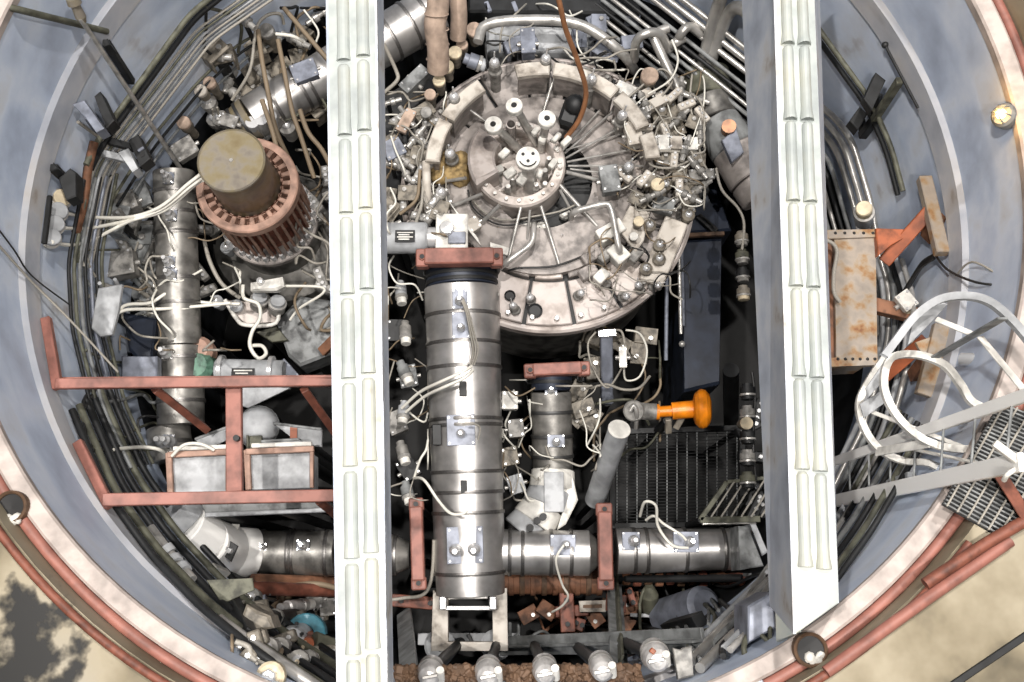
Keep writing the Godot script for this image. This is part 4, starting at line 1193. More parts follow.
		if q[1].contains("channel"):
			part(b, "slot", MB.new().slab(flatpts([[c.x - 2, c.y - 8], [c.x + 2, c.y - 9], [c.x + 6, c.y + 6], [c.x + 2, c.y + 8]], 3.855), 0.01), M.black)
			part(b, "rib", MB.new().bar(W(c.x - 1, c.y + 2, 3.86), W(c.x + 5, c.y - 2, 3.86), 0.02, 0.02), M.bluegrey)
	single("wall_rail", "dark green flat rail running along the top left wall", "rail", wall_line(-20, 0, 104, 30, 0.022), M.olive)
	single("wall_strut", "thin pale strut from angular bracket down to the conduit bundle", "strut", MB.new().cyl(W(78, 122, 3.85), W(112, 147, 3.55), 0.012, 8), M.cable)
	single("rusty_strap", "rust-stained flat strap beside the left conduit bend", "strap", MB.new().sweep(curve(WP([[94, 142, 3.6], [88, 168, 3.6], [84, 200, 3.6], [76, 232, 3.5]])), 0.035, 4), M.rust)
	# cream-headed terminal stack
	for i in 4:
		var p := W(63 - i * 3.5, 197 + i * 13, 3.7)
		connector("round_terminal", ["cream-faced round terminal topmost on the left wall stack", "second pale terminal of left wall stack, first white cable leaving it", "third pale terminal of left wall stack, below two others", "lowest pale terminal of the left wall stack"][i], "terminal", p - Vector3(0.12, 0.14, 0), p, 0.07, M.greyl, M.cream if i == 0 else M.greyl)
	single("terminal_rail", "dark mounting rail behind the left wall terminal stack", "rail", MB.new().bar(W(50, 196, 3.5), W(44, 244, 3.5), 0.03, 0.03), M.dark)
	cable("uppermost white cable sweeping from terminal stack to the pump drum", [[60, 212, 3.62], [90, 217, 3.5], [130, 217, 3.4], [160, 207, 3.45], [188, 184, 3.55], [204, 172, 3.6]], 0.014, M.cable_w)
	cable("middle white cable sweeping from terminal stack to the pump drum", [[58, 228, 3.6], [90, 228, 3.5], [125, 221, 3.4], [160, 210, 3.42], [190, 187, 3.52], [205, 176, 3.56]], 0.014, M.cable_w)
	cable("lowest white cable sweeping from terminal stack to the pump drum", [[52, 242, 3.6], [72, 245, 3.5], [96, 238, 3.45], [130, 221, 3.4], [165, 210, 3.4], [196, 184, 3.5], [207, 180, 3.54]], 0.014, M.cable_w)
	cable("white cable hanging down left wall behind the three sweeping cables", [[90, 190, 3.6], [86, 232, 3.5], [88, 262, 3.3], [104, 290, 3.0]], 0.01, M.cable)
	# spiky terminal bracket
	t = thing("terminal_bracket", "pale round-nosed bracket bristling with terminals, left of the riser pipe", "bracket", W(105, 310, 2.7))
	part(t, "plate", MB.new().slab(flatpts([[98, 288], [122, 284], [118, 310], [112, 334], [100, 336], [91, 328], [92, 318]], 3.1), 0.04, 0.008), M.greyl)
	part(t, "dial", MB.new().lathe(W(103, 326, 3.1), Vector3.UP, [Vector2(0.085, 0), Vector2(0.085, 0.05), Vector2(0.07, 0.07), Vector2(0.07, 0.05), Vector2(0, 0.05)], 20), M.tube)
	for i in 16:
		var p := W(99 + (i % 4) * 6 + rng.randf() * 2, 288 + (i / 4) * 8, 3.1)
		part(t, "terminal", MB.new().cyl(p, p + Vector3(rng.randf_range(-0.04, 0.04), 0.1, rng.randf_range(-0.04, 0.04)), 0.022, 7, 0.015), [M.greyl, M.cable, M.tube][i % 3])
	leg(t, W(106, 310, 3.08), 0.03)
	t = thing("terminal_bracket", "small cluster of grey terminals between round-nosed bracket and the riser pipe", "bracket", W(146, 300, 2.4))
	part(t, "plate", MB.new().slab(flatpts([[138, 276], [156, 274], [156, 318], [140, 322]], 2.7), 0.04, 0.008), M.grey)
	for i in 14:
		var p := W(141 + (i % 3) * 6 + rng.randf() * 2, 278 + (i / 3) * 9, 2.7)
		part(t, "terminal", MB.new().cyl(p, p + Vector3(rng.randf_range(-0.05, 0.05), 0.1, rng.randf_range(-0.05, 0.05)), 0.024, 7, 0.015), [M.grey, M.cable, M.tube][i % 3])
	leg(t, W(147, 300, 2.68), 0.03)
	cable("upper of two white cables crossing from round-nosed bracket over riser pipe", [[108, 326, 3.2], [124, 306, 3.1], [150, 303, 3.0], [172, 292, 2.95], [200, 302, 2.8], [240, 304, 2.8]], 0.014, M.cable_w)
	cable("lower of two white cables crossing from round-nosed bracket over riser pipe", [[112, 318, 3.15], [126, 310, 3.1], [160, 309, 3.0], [190, 307, 2.9], [230, 303, 2.85]], 0.014, M.cable_w)
	cable("small white cable loop on the riser pipe", [[176, 300, 2.8], [174, 292, 2.85], [182, 292, 2.85], [184, 300, 2.85], [178, 304, 2.82]], 0.01, M.cable_w)
	cable("long thin pale wire stretched from left wall over the upper red rail", [[-6, 240, 4.5], [30, 280, 4.35], [70, 320, 4.2], [118, 372, 3.9]], 0.008, M.cable)
	cable("thin dark wire dropping along the far left wall", [[-4, 226, 4.6], [14, 250, 4.5], [32, 276, 4.4], [70, 305, 4.1]], 0.006, M.cable_d)
	cable("dark cable arching beside the lower riser pipe section", [[146, 384, 2.6], [146, 366, 2.7], [152, 350, 2.75], [158, 342, 2.7]], 0.012, M.cable_d)
	cable("white cable curving across the grey pipe end, left of tray boxes", [[112, 450, 3.5], [140, 447, 3.4], [160, 450, 3.3], [168, 458, 3.1]], 0.014, M.cable_w)
	cable("white cable arching over the left tray box", [[172, 456, 3.7], [184, 445, 3.75], [200, 444, 3.75], [214, 450, 3.7]], 0.012, M.cable_w)
	cable("black loop of cable left of the silver lugged pipe end", [[140, 432, 3.0], [138, 420, 3.0], [146, 416, 3.0], [158, 417, 2.9]], 0.01, M.cable_d)
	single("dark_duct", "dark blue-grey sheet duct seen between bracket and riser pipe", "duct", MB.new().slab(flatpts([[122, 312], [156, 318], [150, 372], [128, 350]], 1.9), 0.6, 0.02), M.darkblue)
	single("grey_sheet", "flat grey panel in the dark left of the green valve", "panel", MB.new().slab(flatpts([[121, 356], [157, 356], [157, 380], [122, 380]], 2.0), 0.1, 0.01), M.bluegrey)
	# grey housing plates under the pump
	t = thing("pump_housing", "grey angular housing plate below the pump, right of the pale yoke", "housing", W(300, 340, 2.0))
	part(t, "plate", MB.new().slab(flatpts([[276, 322], [300, 296], [330, 300], [336, 352], [300, 366], [288, 356]], 2.35), 0.3, 0.02), M.grey)
	part(t, "angle_plate", MB.new().slab(flatpts([[256, 332], [276, 326], [288, 340], [272, 342]], 2.4), 0.05, 0.006), M.olive)
	part(t, "wedge", MB.new().slab(flatpts([[272, 368], [284, 358], [300, 376], [286, 380]], 2.5), 0.05, 0.006), M.bluegrey)
	leg(t, W(305, 335, 2.06), 0.1)
	t = thing("yoke_plate", "pale rimmed yoke plate hanging below the pump's bolt ring", "plate", W(250, 312, 2.3))
	part(t, "plate", MB.new().slab(flatpts([[226, 300], [260, 302], [276, 316], [276, 322], [246, 324], [236, 316]], 2.5), 0.04, 0.006), M.lid_c)
	part(t, "rim", MB.new().sweep(curve(WP([[225, 300, 2.55], [236, 318, 2.55], [246, 325, 2.55], [276, 323, 2.55], [278, 300, 2.55]])), 0.018, 8), M.white)
	leg(t, W(250, 312, 2.46), 0.04)
	t = thing("terminal_cover", "pale sheet cover with bright centre just below the pump's lower ring", "cover", W(265, 285, 2.5))
	part(t, "cover", MB.new().slab(flatpts([[250, 282], [282, 276], [284, 286], [276, 290], [250, 290]], 2.78), 0.08, 0.02), M.white)
	part(t, "knob", MB.new().lathe(W(261, 282, 2.78), Vector3.UP, [Vector2(0.03, 0), Vector2(0.025, 0.05), Vector2(0, 0.06)], 12), M.chrome)
	leg(t, W(266, 284, 2.7), 0.04)
	for q in [[258, 298, 270, 298, 0.1, "left"], [276, 302, 288, 298, 0.1, "right"]]:
		connector("solenoid", "%s ribbed solenoid below the pale sheet cover" % q[5], "solenoid", W(q[0], q[1] + 10, 2.5), W(q[0] + 2, q[1] - 2, 2.65), 0.07, M.box, M.greyl)
	cable("pale cable running down left side of the pump's bolt ring", [[204, 240, 2.7], [210, 262, 2.75], [222, 284, 2.7], [240, 298, 2.6]], 0.018, M.cable)
	cable("white cable looping down from pump to the pink-capped valve actuator", [[243, 285, 2.7], [244, 298, 2.7], [258, 304, 2.7], [260, 318, 2.7], [252, 332, 2.7], [250, 346, 2.75], [258, 358, 2.75], [266, 354, 2.75], [262, 346, 2.75], [250, 346, 2.7]], 0.016, M.cable_w)
	cable("white zigzag cable right of the pale sheet cover", [[284, 286, 2.7], [320, 287, 2.7], [322, 294, 2.7], [300, 308, 2.6], [290, 320, 2.55]], 0.012, M.cable_w)
	single("rusty_bracket", "rust-coloured strut in the corner by left beam under the pump", "strut", MB.new().bar(W(322, 352, 2.4), W(338, 336, 2.5), 0.08, 0.06), M.rust)

func build_right() -> void:
	# conduits on the right wall
	tube_bank("bright steel conduit in the bank bending down behind the right beam", [[640, -34, 3.0], [760, 60, 3.0], [836, 118, 3.0], [852, 140, 3.0], [870, 200, 3.0], [886, 290, 3.0], [886, 330, 3.0]], 3, [-7, 6, 0.04], 0.026, [M.steel, M.tube], "right conduit bank")
	tube_bank("grey conduit on the inner side of the right conduit bank", [[618, -14, 2.9], [740, 82, 2.9], [814, 142, 2.9], [830, 162, 2.9], [846, 220, 2.9], [852, 240, 2.9]], 7, [-5.5, 4.5, 0.05], 0.018, [M.grey, M.dark, M.tube], "inner right conduits")
	tube_bank("grey conduit with clamps running down right of the rust-stained box", [[872, 250, 3.4], [884, 290, 3.4], [882, 340, 3.3], [860, 420, 3.1], [820, 500, 2.9], [770, 570, 2.8], [700, 640, 2.7]], 6, [6, 2, 0.06], 0.02, [M.greyl, M.tube, M.grey, M.dark], "lower right conduits")
	tube_bank("dark steel rail along upper right wall beside the black bracket", [[770, -30, 3.5], [815, 35, 3.5], [866, 105, 3.5], [886, 150, 3.4], [898, 195, 3.2]], 2, [5, -4, 0.03], 0.02, [M.dark, M.olive], "upper right rails", "rail")
	tube_bank("pale pipe following the lower right wall near the right beam's foot", [[930, 430, 3.2], [872, 530, 3.2], [836, 580, 3.2]], 6, [-6, -4, 0.1], 0.018, [M.dark, M.olive, M.dark, M.grey], "lower right wall pipes", "wall_pipe")
	for q in [[[700, 668], [748, 620], "upper"], [[690, 662], [740, 612], "lower"]]:
		single("steel_pipe", "%s of two bright pipes running to the right beam's foot" % q[2], "pipe", MB.new().sweep(WP([[q[0][0], q[0][1], 3.0], [q[1][0], q[1][1], 3.0], [q[1][0] + 30, q[1][1] - 45, 3.0]]), 0.03, 12), M.steel)
	single("foot_plate", "blue-grey plate standing beside the right beam's foot", "plate", MB.new().slab(flatpts([[748, 606], [772, 592], [776, 628], [748, 644]], 4.6), 0.35, 0.01), M.bluegrey)
	# black channel brackets
	var t := thing("wall_bracket", "black slotted channel bracket crossing the upper right wall rail", "bracket", W(876, 95, 3.6))
	part(t, "channel", MB.new().slab(flatpts([[864, 98], [876, 72], [886, 80], [872, 110]], 3.72), 0.08, 0.006), M.dark)
	part(t, "slot", MB.new().slab(flatpts([[868, 97], [877, 79], [881, 83], [872, 102]], 3.73), 0.01), M.black)
	part(t, "rib", MB.new().bar(W(870, 94, 3.74), W(876, 99, 3.74), 0.02, 0.02), M.bluegrey)
	part(t, "arm", MB.new().bar(W(874, 120, 3.62), W(900, 80, 3.66), 0.05, 0.05), M.olive)
	part(t, "arm", MB.new().bar(W(862, 136, 3.55), W(876, 118, 3.6), 0.06, 0.06), M.dark)
	part(t, "stem", MB.new().bar(W(878, 95, 3.66), wall_hit(890, 95, 3.66), 0.05, 0.05), M.dark)
	t = thing("wall_bracket", "small black box bracket below the slotted channel on right rail", "bracket", W(858, 118, 3.4))
	part(t, "body", MB.new().slab(flatpts([[850, 120], [860, 106], [868, 114], [858, 130]], 3.5), 0.1, 0.006), M.dark)
	part(t, "face", MB.new().slab(flatpts([[854, 119], [860, 111], [864, 115], [858, 123]], 3.51), 0.012), M.bluegrey)
	part(t, "stem", MB.new().bar(W(860, 118, 3.45), wall_hit(880, 110, 3.45), 0.05, 0.05), M.dark)
	single("probe_rod", "thin dark rod with round tip on the right wall", "rod", MB.new().cyl(W(885, 45, 3.9), W(918, 108, 3.9), 0.01, 8).ball(W(885, 45, 3.9), 0.025, 8), M.dark)
	# rust-stained box and bracket
	t = thing("rusty_box", "tall rust-stained pale box with riveted rusty flange, right of right beam", "box", W(850, 300, 3.2))
	part(t, "face", MB.new().slab(flatpts([[834, 238], [876, 236], [878, 358], [836, 360]], 4.0), 0.5, 0.008), M.rusty)
	part(t, "side", MB.new().slab(flatpts([[818, 236], [834, 238], [836, 360], [822, 362]], 3.96), 0.46, 0.005), M.rust)
	part(t, "top_flange", MB.new().slab(flatpts([[818, 230], [877, 229], [877, 237], [820, 239]], 4.02), 0.05, 0.004), M.rusty)
	var fl := part(t, "bottom_flange", MB.new().slab(flatpts([[822, 358], [878, 356], [878, 365], [824, 367]], 4.02), 0.05, 0.004), M.rusty)
	for i in 6:
		var p := W(838 + i * 7.4, 359, 4.02)
		part(fl, "rivet", MB.new().ball(p, 0.012, 6, Vector3.UP, 0.6, 0.0), M.dark)
		p = W(826 + i * 9.4, 233, 4.02)
		part(t, "rivet", MB.new().ball(p, 0.012, 6, Vector3.UP, 0.6, 0.0), M.dark)
	part(t, "wire", MB.new().sweep(curve(WP([[820, 238, 4.05], [832, 243, 4.06], [837, 252, 4.06], [834, 272, 4.06], [834, 292, 4.06], [840, 302, 4.04]])), 0.014, 8), M.cable)
	part(t, "hanger", MB.new().bar(W(850, 300, 3.7), wall_hit(930, 300, 3.7), 0.1, 0.08), M.rust)
	t = thing("gusset_bracket", "orange-rust gusset bracket and arm between rusty box and wall post", "bracket", W(905, 220, 3.5))
	part(t, "gusset", MB.new().slab(flatpts([[876, 228], [908, 229], [911, 234], [890, 246], [878, 256]], 4.05), 0.06, 0.006), M.orange_red)
	part(t, "arm", MB.new().bar(W(884, 262, 3.9), W(932, 208, 4.05), 0.09, 0.07, 0.006), M.orange_red)
	part(t, "post", MB.new().bar(W(924, 178, 4.05), W(942, 254, 4.05), 0.09, 0.07, 0.006), M.rusty)
	part(t, "wall_fixing", MB.new().bar(W(936, 216, 4.0), wall_hit(950, 216, 4.0), 0.1, 0.1), M.rust)
	connector("twin_valve", "small pale twin valve head just above the rusty box", "valve", W(864, 224, 3.3), W(864, 208, 3.7), 0.07, M.greyl, M.cream)
	# lamp on the wall
	t = thing("wall_lamp", "small lit round bulkhead lamp with a guard on the upper right wall", "lamp", W(1008, 118, 4.8))
	var wp := on_wall(1008, 118)
	var inward := Vector3(CENTRE.x - wp.x, 0, CENTRE.z - wp.z).normalized()
	var ld := (inward + Vector3.UP * 0.9).normalized()
	part(t, "base", MB.new().lathe(wp, ld, [Vector2(0, 0), Vector2(0.07, 0), Vector2(0.07, 0.07), Vector2(0.055, 0.09), Vector2(0, 0.09)], 20), M.grey)
	part(t, "bulb", MB.new().ball(wp + ld * 0.1, 0.03, 12, ld), M.lamp)
	for i in 3:
		var pts := PackedVector3Array()
		var fr := MB.frame(ld)
		var dd: Vector3 = fr[0] * cos(i * PI / 3) + fr[1] * sin(i * PI / 3)
		for j in 9:
			var w := PI * j / 8.0
			pts.append(wp + ld * (0.09 + sin(w) * 0.055) + dd * cos(w) * 0.055)
		part(t, "guard_wire", MB.new().sweep(pts, 0.004, 5), M.grey)
	var l := OmniLight3D.new()
	l.name = "lamp_light"
	l.light_energy = 0.06
	l.light_color = Color(1.0, 0.78, 0.45)
	l.light_size = 0.03
	l.omni_range = 12.0
	l.omni_attenuation = 2.0
	l.shadow_enabled = true
	t.add_child(l)
	l.global_position = wp + ld * 0.19
	# ladder with its cage
	t = thing("ladder", "white caged ladder going down the right wall", "ladder", W(900, 460, 3.0))
	var r0a := W(1022, 462, 6.15); var r0b := W(838, 500.5, 3.65)
	var r1a := W(1030, 394, 6.15); var r1b := W(836, 461, 3.65)
	part(t, "rail", MB.new().bar(r0a, r0b, 0.03, 0.085, 0.004), M.lag)
	part(t, "rail", MB.new().bar(r1a, r1b, 0.03, 0.06, 0.004), M.lag)
	for i in 7:
		var f := 0.06 + i * 0.14
		part(t, "rung", MB.new().cyl(r0a.lerp(r0b, f), r1a.lerp(r1b, f), 0.007, 8), M.grey)
	part(t, "top_arm", MB.new().bar(W(1018, 461, 6.12), W(994, 443, 6.12), 0.035, 0.03), M.white)
	part(t, "hook", MB.new().sweep(curve(WP([[1018, 468, 6.1], [1008, 474, 6.1], [1004, 480, 6.05]])), 0.012, 8), M.white)
	var hoops := [
		[[1060, 385], [1030, 342], [1005, 314], [985, 300], [963, 296], [938, 300], [915, 316], [896, 340], [884, 356]],
		[[994, 412], [972, 402], [960, 384], [944, 365], [918, 355], [893, 357], [884, 374], [886, 396], [900, 420], [924, 440], [955, 449], [990, 447]],
		[[884, 358], [868, 382], [859, 404], [864, 428], [880, 450], [904, 461], [928, 463], [948, 474]]]
	var hy := [5.95, 5.2, 4.7]
	for i in 3:
		var pts := PackedVector3Array()
		for p in hoops[i]:
			pts.append(W(p[0], p[1], hy[i] - (0.45 * (hoops[0].find(p) / 8.0) if i == 0 else 0.0)))
		part(t, "hoop", strap(curve(pts, 5), 0.035, 0.008), M.white if i else M.greyl)
	for q in [[1003, 318, 5.92, 934, 358, 5.2, "cage_strap", 0.05, "grey"], [1034, 402, 5.9, 980, 337, 5.6, "cage_strap", 0.035, "white"], [972, 334, 5.6, 936, 319, 5.5, "cage_strap", 0.03, "white"], [968, 449, 5.2, 872, 412, 4.75, "cage_strap", 0.025, "white"],  # first strap is grey for its shade, put into the colour
			[930, 443, 5.2, 876, 452, 4.7, "cage_strap", 0.05, "white"], [990, 466, 5.7, 908, 448, 4.85, "cage_strap", 0.025, "white"]]:
		part(t, q[6], MB.new().bar(W(q[0], q[1], q[2]), W(q[3], q[4], q[5]), q[7], 0.012, 0.003), M[q[8]])
	for q in [[[[914, 316], [938, 300], [948, 304], [926, 328], [908, 345]], 5.5], [[[866, 388], [884, 362], [888, 376], [868, 398]], 5.0], [[[860, 404], [882, 390], [886, 402], [864, 418]], 4.8]]:
		part(t, "cage_plate", MB.new().slab(flatpts(q[0], q[1]), 0.012, 0.003), M.greyl)
	part(t, "wall_stay", MB.new().bar(W(1000, 404, 5.7), on_wall(1004, 406), 0.05, 0.05), M.rust)
	part(t, "wall_stay", MB.new().bar(W(912, 476, 3.95), wall_hit(930, 480, 3.95), 0.05, 0.05), M.greyl)
	part(t, "clip", MB.new().bar(W(958, 418, 5.17), W(966, 415, 5.2), 0.045, 0.035), M.dark)
	# rusty channel behind the cage
	t = thing("wall_channel", "rusty bracket and tan post seen through the ladder cage", "bracket", W(925, 370, 3.6))
	part(t, "post", MB.new().bar(W(942, 326, 3.9), W(924, 396, 3.9), 0.11, 0.06), M.rusty)
	part(t, "arm", MB.new().bar(W(884, 376, 3.8), W(926, 340, 3.95), 0.09, 0.06), M.orange_red)
	part(t, "plate", MB.new().slab(flatpts([[916, 342], [938, 334], [938, 350], [922, 354]], 4.0), 0.03, 0.004), M.rusty)
	part(t, "wall_fixing", MB.new().bar(W(936, 350, 3.9), wall_hit(955, 350, 3.9), 0.1, 0.08), M.rust)
	t = thing("wall_valve", "small pale ring valve on the right wall behind the ladder cage", "valve", W(998, 358, 4.5))
	part(t, "ring", MB.new().sweep(circle(W(994, 356, 4.72), Vector3(0.3, 1, 0.1), 0.06, 16), 0.012, 8, true), M.cream)
	part(t, "body", MB.new().cyl(W(1002, 360, 4.65), wall_hit(1012, 362, 4.65), 0.04, 12), M.chrome)
	part(t, "spindle", MB.new().cyl(W(1002, 360, 4.66), W(994, 356, 4.72), 0.015, 8), M.chrome)
	# grating at the rim
	t = thing("grating", "dark steel bar grating platform on the rim behind the white ladder", "grating", W(985, 460, 5.2))
	var g0 := W(942, 505, 5.46); var g1 := W(1000, 402, 5.46); var g2 := W(1072, 430, 5.46); var g3 := W(1004, 540, 5.46)
	for i in 30:
		var f := (i + 0.5) / 30.0
		part(t, "bearing_bar", MB.new().bar(g0.lerp(g1, f), g3.lerp(g2, f), 0.009, 0.035, 0.002), M.grey)
	for i in 6:
		var f := (i + 0.3) / 6.0
		if i == 0:
			part(t, "shade_sheet", MB.new().slab(PackedVector3Array([g0 + Vector3.DOWN * 0.004, g1 + Vector3.DOWN * 0.004, g2 + Vector3.DOWN * 0.004, g3 + Vector3.DOWN * 0.004]), 0.005), M.black)  # black sheet painted in for the dark below the bars
		part(t, "cross_rod", MB.new().bar(g0.lerp(g3, f) + Vector3.UP * 0.02, g1.lerp(g2, f) + Vector3.UP * 0.02, 0.01, 0.01, 0.002), M.cable)
	part(t, "toe_board", MB.new().slab(PackedVector3Array([W(905, 566, 5.2), W(938, 508, 5.2), W(958, 520, 5.2), W(932, 562, 5.2)]), 0.03, 0.004), M.box)
	single("angle_iron", "rust-red angle arm under the ladder top at the right edge", "arm", angle_bar(MB.new(), W(994, 466, 5.6), W(1026, 516, 5.55), 0.06, 0.05), M.redd)
	# wires on the right wall
	cable("thin dark wire drooping across right wall above the ladder cage", [[936, 256, 4.1], [948, 270, 4.2], [975, 282, 4.5], [1005, 286, 4.7], [1030, 292, 4.9]], 0.008, M.cable_d)
	cable("thin grey wire rising across right wall above the ladder cage", [[956, 276, 4.2], [972, 262, 4.4], [1000, 276, 4.6], [1030, 298, 4.9]], 0.007, M.cable)
	cable("dark twisted cable from wall post down to the conduit clamps", [[938, 254, 4.0], [924, 262, 3.9], [912, 280, 3.8], [902, 296, 3.7]], 0.018, M.cable_d)
	cable("second dark cable beside the twisted one under the wall post", [[934, 258, 4.0], [918, 270, 3.9], [906, 290, 3.75]], 0.014, M.cable_d)
	jbox("small white fitting box at the foot of the dark twisted cables", 907, 300, 3.8, 0.1, 0.12, 0.1, 0.6, M.white)
	spool("cream capped fitting beside the conduits, above the ladder cage", 908, 308, 3.75, 6, 0.2, M.cream)

func wall_line(x0: float, y0: float, x1: float, y1: float, r: float) -> MB:   # a rod lying against the wall
	var pts := PackedVector3Array()
	for i in 9:
		var p := on_wall(lerpf(x0, x1, i / 8.0), lerpf(y0, y1, i / 8.0))
		pts.append(p + Vector3(CENTRE.x - p.x, 0, CENTRE.z - p.z).normalized() * r)
	return MB.new().sweep(pts, r, 8)

func strap(pts: PackedVector3Array, w: float, th: float) -> MB:   # flat bar bent along pts, standing on edge (w vertical)
	var mb := MB.new()
	var m := pts.size()
	var side := PackedVector3Array()
	for i in m:
		var f := (pts[mini(i + 1, m - 1)] - pts[maxi(i - 1, 0)])
		f.y = 0.0
		side.append(f.normalized().cross(Vector3.UP) * th)
	var u := Vector3.UP * (w / 2)
	for i in m - 1:
		var a := pts[i]; var b := pts[i + 1]
		var s := side[i] * 2.4; var q := side[i + 1] * 2.4
		mb.quad(a + u + s, b + u + q, b - u + q, a - u + s, s)
		mb.quad(a + u - s, b + u - q, b - u - q, a - u - s, -s)
		mb.quad(a + u + s, b + u + q, b + u - q, a + u - s, u)
		mb.quad(a - u + s, b - u + q, b - u - q, a - u - s, -u)
	return mb

func circle(c: Vector3, axis: Vector3, r: float, k: int) -> PackedVector3Array:
	var fr := MB.frame(axis.normalized())
	var o := PackedVector3Array()
	for i in k:
		o.append(c + (fr[0] * cos(TAU * i / k) + fr[1] * sin(TAU * i / k)) * r)
	return o

func build_bottom() -> void:
	# trolley frame under the wide pipe
	var t := thing("trolley", "beige-grey open steel trolley frame with round wheels below the wide middle pipe", "trolley", W(470, 620, 1.3))
	var y := 2.15
	part(t, "side_plate", MB.new().slab(flatpts([[433, 590], [448, 590], [448, 648], [431, 650]], y), 0.12, 0.006), M.pale)
	part(t, "side_plate", MB.new().slab(flatpts([[492, 588], [507, 588], [508, 650], [493, 648]], y), 0.12, 0.006), M.pale)
	part(t, "cross_plate", MB.new().slab(flatpts([[431, 642], [508, 642], [508, 651], [431, 651]], y + 0.01), 0.14, 0.006), M.pale)
	part(t, "axle_bar", MB.new().bar(W(444, 608, y + 0.03), W(494, 608, y + 0.03), 0.035, 0.04, 0.006), M.chrome)
	part(t, "axle_bar", MB.new().bar(W(448, 598, y), W(488, 597, y), 0.03, 0.03, 0.005), M.steel)
	for x in [443, 493]:
		part(t, "hinge", MB.new().bar(W(x, 596, y + 0.05), W(x, 610, y + 0.05), 0.06, 0.05, 0.01), M.chrome)
	for x in [440, 496]:
		var c := W(x, 645, 1.75)
		var wl := part(t, "wheel", MB.new().lathe(c, Vector3.UP, [Vector2(0, -0.05), Vector2(0.11, -0.05), Vector2(0.13, -0.03), Vector2(0.13, 0.03), Vector2(0.11, 0.05), Vector2(0.05, 0.03), Vector2(0, 0.03)], 28), M.greyl)
		part(wl, "hub", MB.new().cyl(c, c + Vector3.UP * 0.08, 0.03, 12), M.dark)
	leg(t, W(440, 648, y - 0.1)); leg(t, W(500, 648, y - 0.1))
	# grey support beams
	t = thing("support_beam", "long grey steel beam crossing under the trolley towards the right", "beam", W(600, 640, 1.5))
	part(t, "flange", MB.new().bar(W(500, 646, 1.8), W(704, 640, 1.8), 0.15, 0.03, 0.004), M.grey)
	part(t, "web", MB.new().bar(W(500, 646, 1.7), W(704, 640, 1.7), 0.02, 0.18), M.grey)
	leg(t, W(560, 645, 1.7)); leg(t, W(690, 641, 1.7))
	t = thing("support_post", "upright grey steel post crossing the long beam, under the right clamp bar", "post", W(618, 620, 1.5))
	part(t, "flange", MB.new().bar(W(614, 584, 1.95), W(619, 668, 1.95), 0.12, 0.03, 0.004), M.grey)
	part(t, "web", MB.new().bar(W(614, 584, 1.85), W(619, 668, 1.85), 0.02, 0.18), M.olive)
	leg(t, W(617, 640, 1.8))
	t = thing("support_post", "grey steel post left of the trolley, beside left beam", "post", W(408, 640, 1.5))
	part(t, "flange", MB.new().bar(W(404, 612, 1.9), W(410, 684, 1.9), 0.13, 0.03, 0.004), M.grey)
	part(t, "foot", MB.new().bar(W(398, 630, 1.88), W(412, 628, 1.88), 0.05, 0.04, 0.004), M.greyl)
	leg(t, W(407, 650, 1.88))
	t = thing("support_beam", "short grey beam seen through the trolley opening", "beam", W(470, 640, 1.2))
	part(t, "flange", MB.new().bar(W(418, 639, 1.5), W(520, 639, 1.5), 0.1, 0.03, 0.004), M.greyl)
	part(t, "clip", MB.new().bar(W(468, 634, 1.53), W(472, 642, 1.53), 0.03, 0.03), M.dark)
	leg(t, W(470, 640, 1.5))
	# rust-brown lagging under the cross pipe
	var brick := MB.new()
	t = thing("lagged_pipe", "rust-brown lagged pipe tucked under the bright pipe stub", "pipe", W(555, 582, 1.5))
	part(t, "lagging", MB.new().cyl(W(502, 582, 1.9), W(602, 582, 1.9), 0.1, 20, 0.1, 0.01), M.rust)
	for i in 9:
		part(t, "strap", MB.new().lathe(W(508 + i * 11, 582, 1.9), Vector3.RIGHT, [Vector2(0.09, 0), Vector2(0.112, 0.005), Vector2(0.112, 0.045), Vector2(0.09, 0.05)], 18), M.brown if i % 2 else M.rust)
	leg(t, W(520, 582, 1.82)); leg(t, W(590, 582, 1.82))
	t = thing("lagged_pipe", "rusty chain-like pipe string below the right-hand cross pipe", "pipe", W(685, 580, 1.5))
	for i in 11:
		part(t, "link", MB.new().cyl(W(622 + i * 11, 579, 1.95), W(630 + i * 11, 579, 1.95), 0.05 + 0.012 * (i % 2), 12, -1.0, 0.008), [M.rust, M.redd, M.brown][i % 3])
	part(t, "core", MB.new().cyl(W(620, 579, 1.95), W(742, 578, 1.95), 0.03, 10), M.dark)
	leg(t, W(640, 579, 1.9)); leg(t, W(735, 579, 1.9))
	t = thing("lagged_pipe", "rusty reddish pipe under the stained pipe at lower left", "pipe", W(300, 585, 1.5))
	part(t, "pipe", MB.new().cyl(W(252, 581, 1.95), W(372, 584, 1.95), 0.055, 14), M.rust)
	part(t, "pipe", MB.new().cyl(W(244, 588, 1.9), W(372, 592, 1.9), 0.05, 14), M.redd)
	leg(t, W(300, 584, 1.9))
	for q in [[[392, 600, 440, 604], 0.1, 1.95, "flat red bracket bar left of the trolley hinge"], [[566, 592, 568, 632], 0.12, 1.9, "upright red bracket below the bright pipe stub"], [[555, 612, 588, 610], 0.09, 1.85, "level red bracket crossing the upright red one"],
			[[606, 602, 626, 604], 0.14, 2.02, "small red block on the grey post below the right clamp bar"], [[628, 588, 634, 606], 0.06, 1.9, "short red strut right of the grey post"], [[574, 622, 584, 626], 0.1, 1.8, "little red lug on the long grey beam"]]:
		var b := thing("red_bracket", q[3], "bracket", W((q[0][0] + q[0][2]) / 2.0, (q[0][1] + q[0][3]) / 2.0, 1.4))
		part(b, "bar", MB.new().bar(W(q[0][0], q[0][1], q[2]), W(q[0][2], q[0][3], q[2]), q[1], 0.07, 0.006), M.redd)
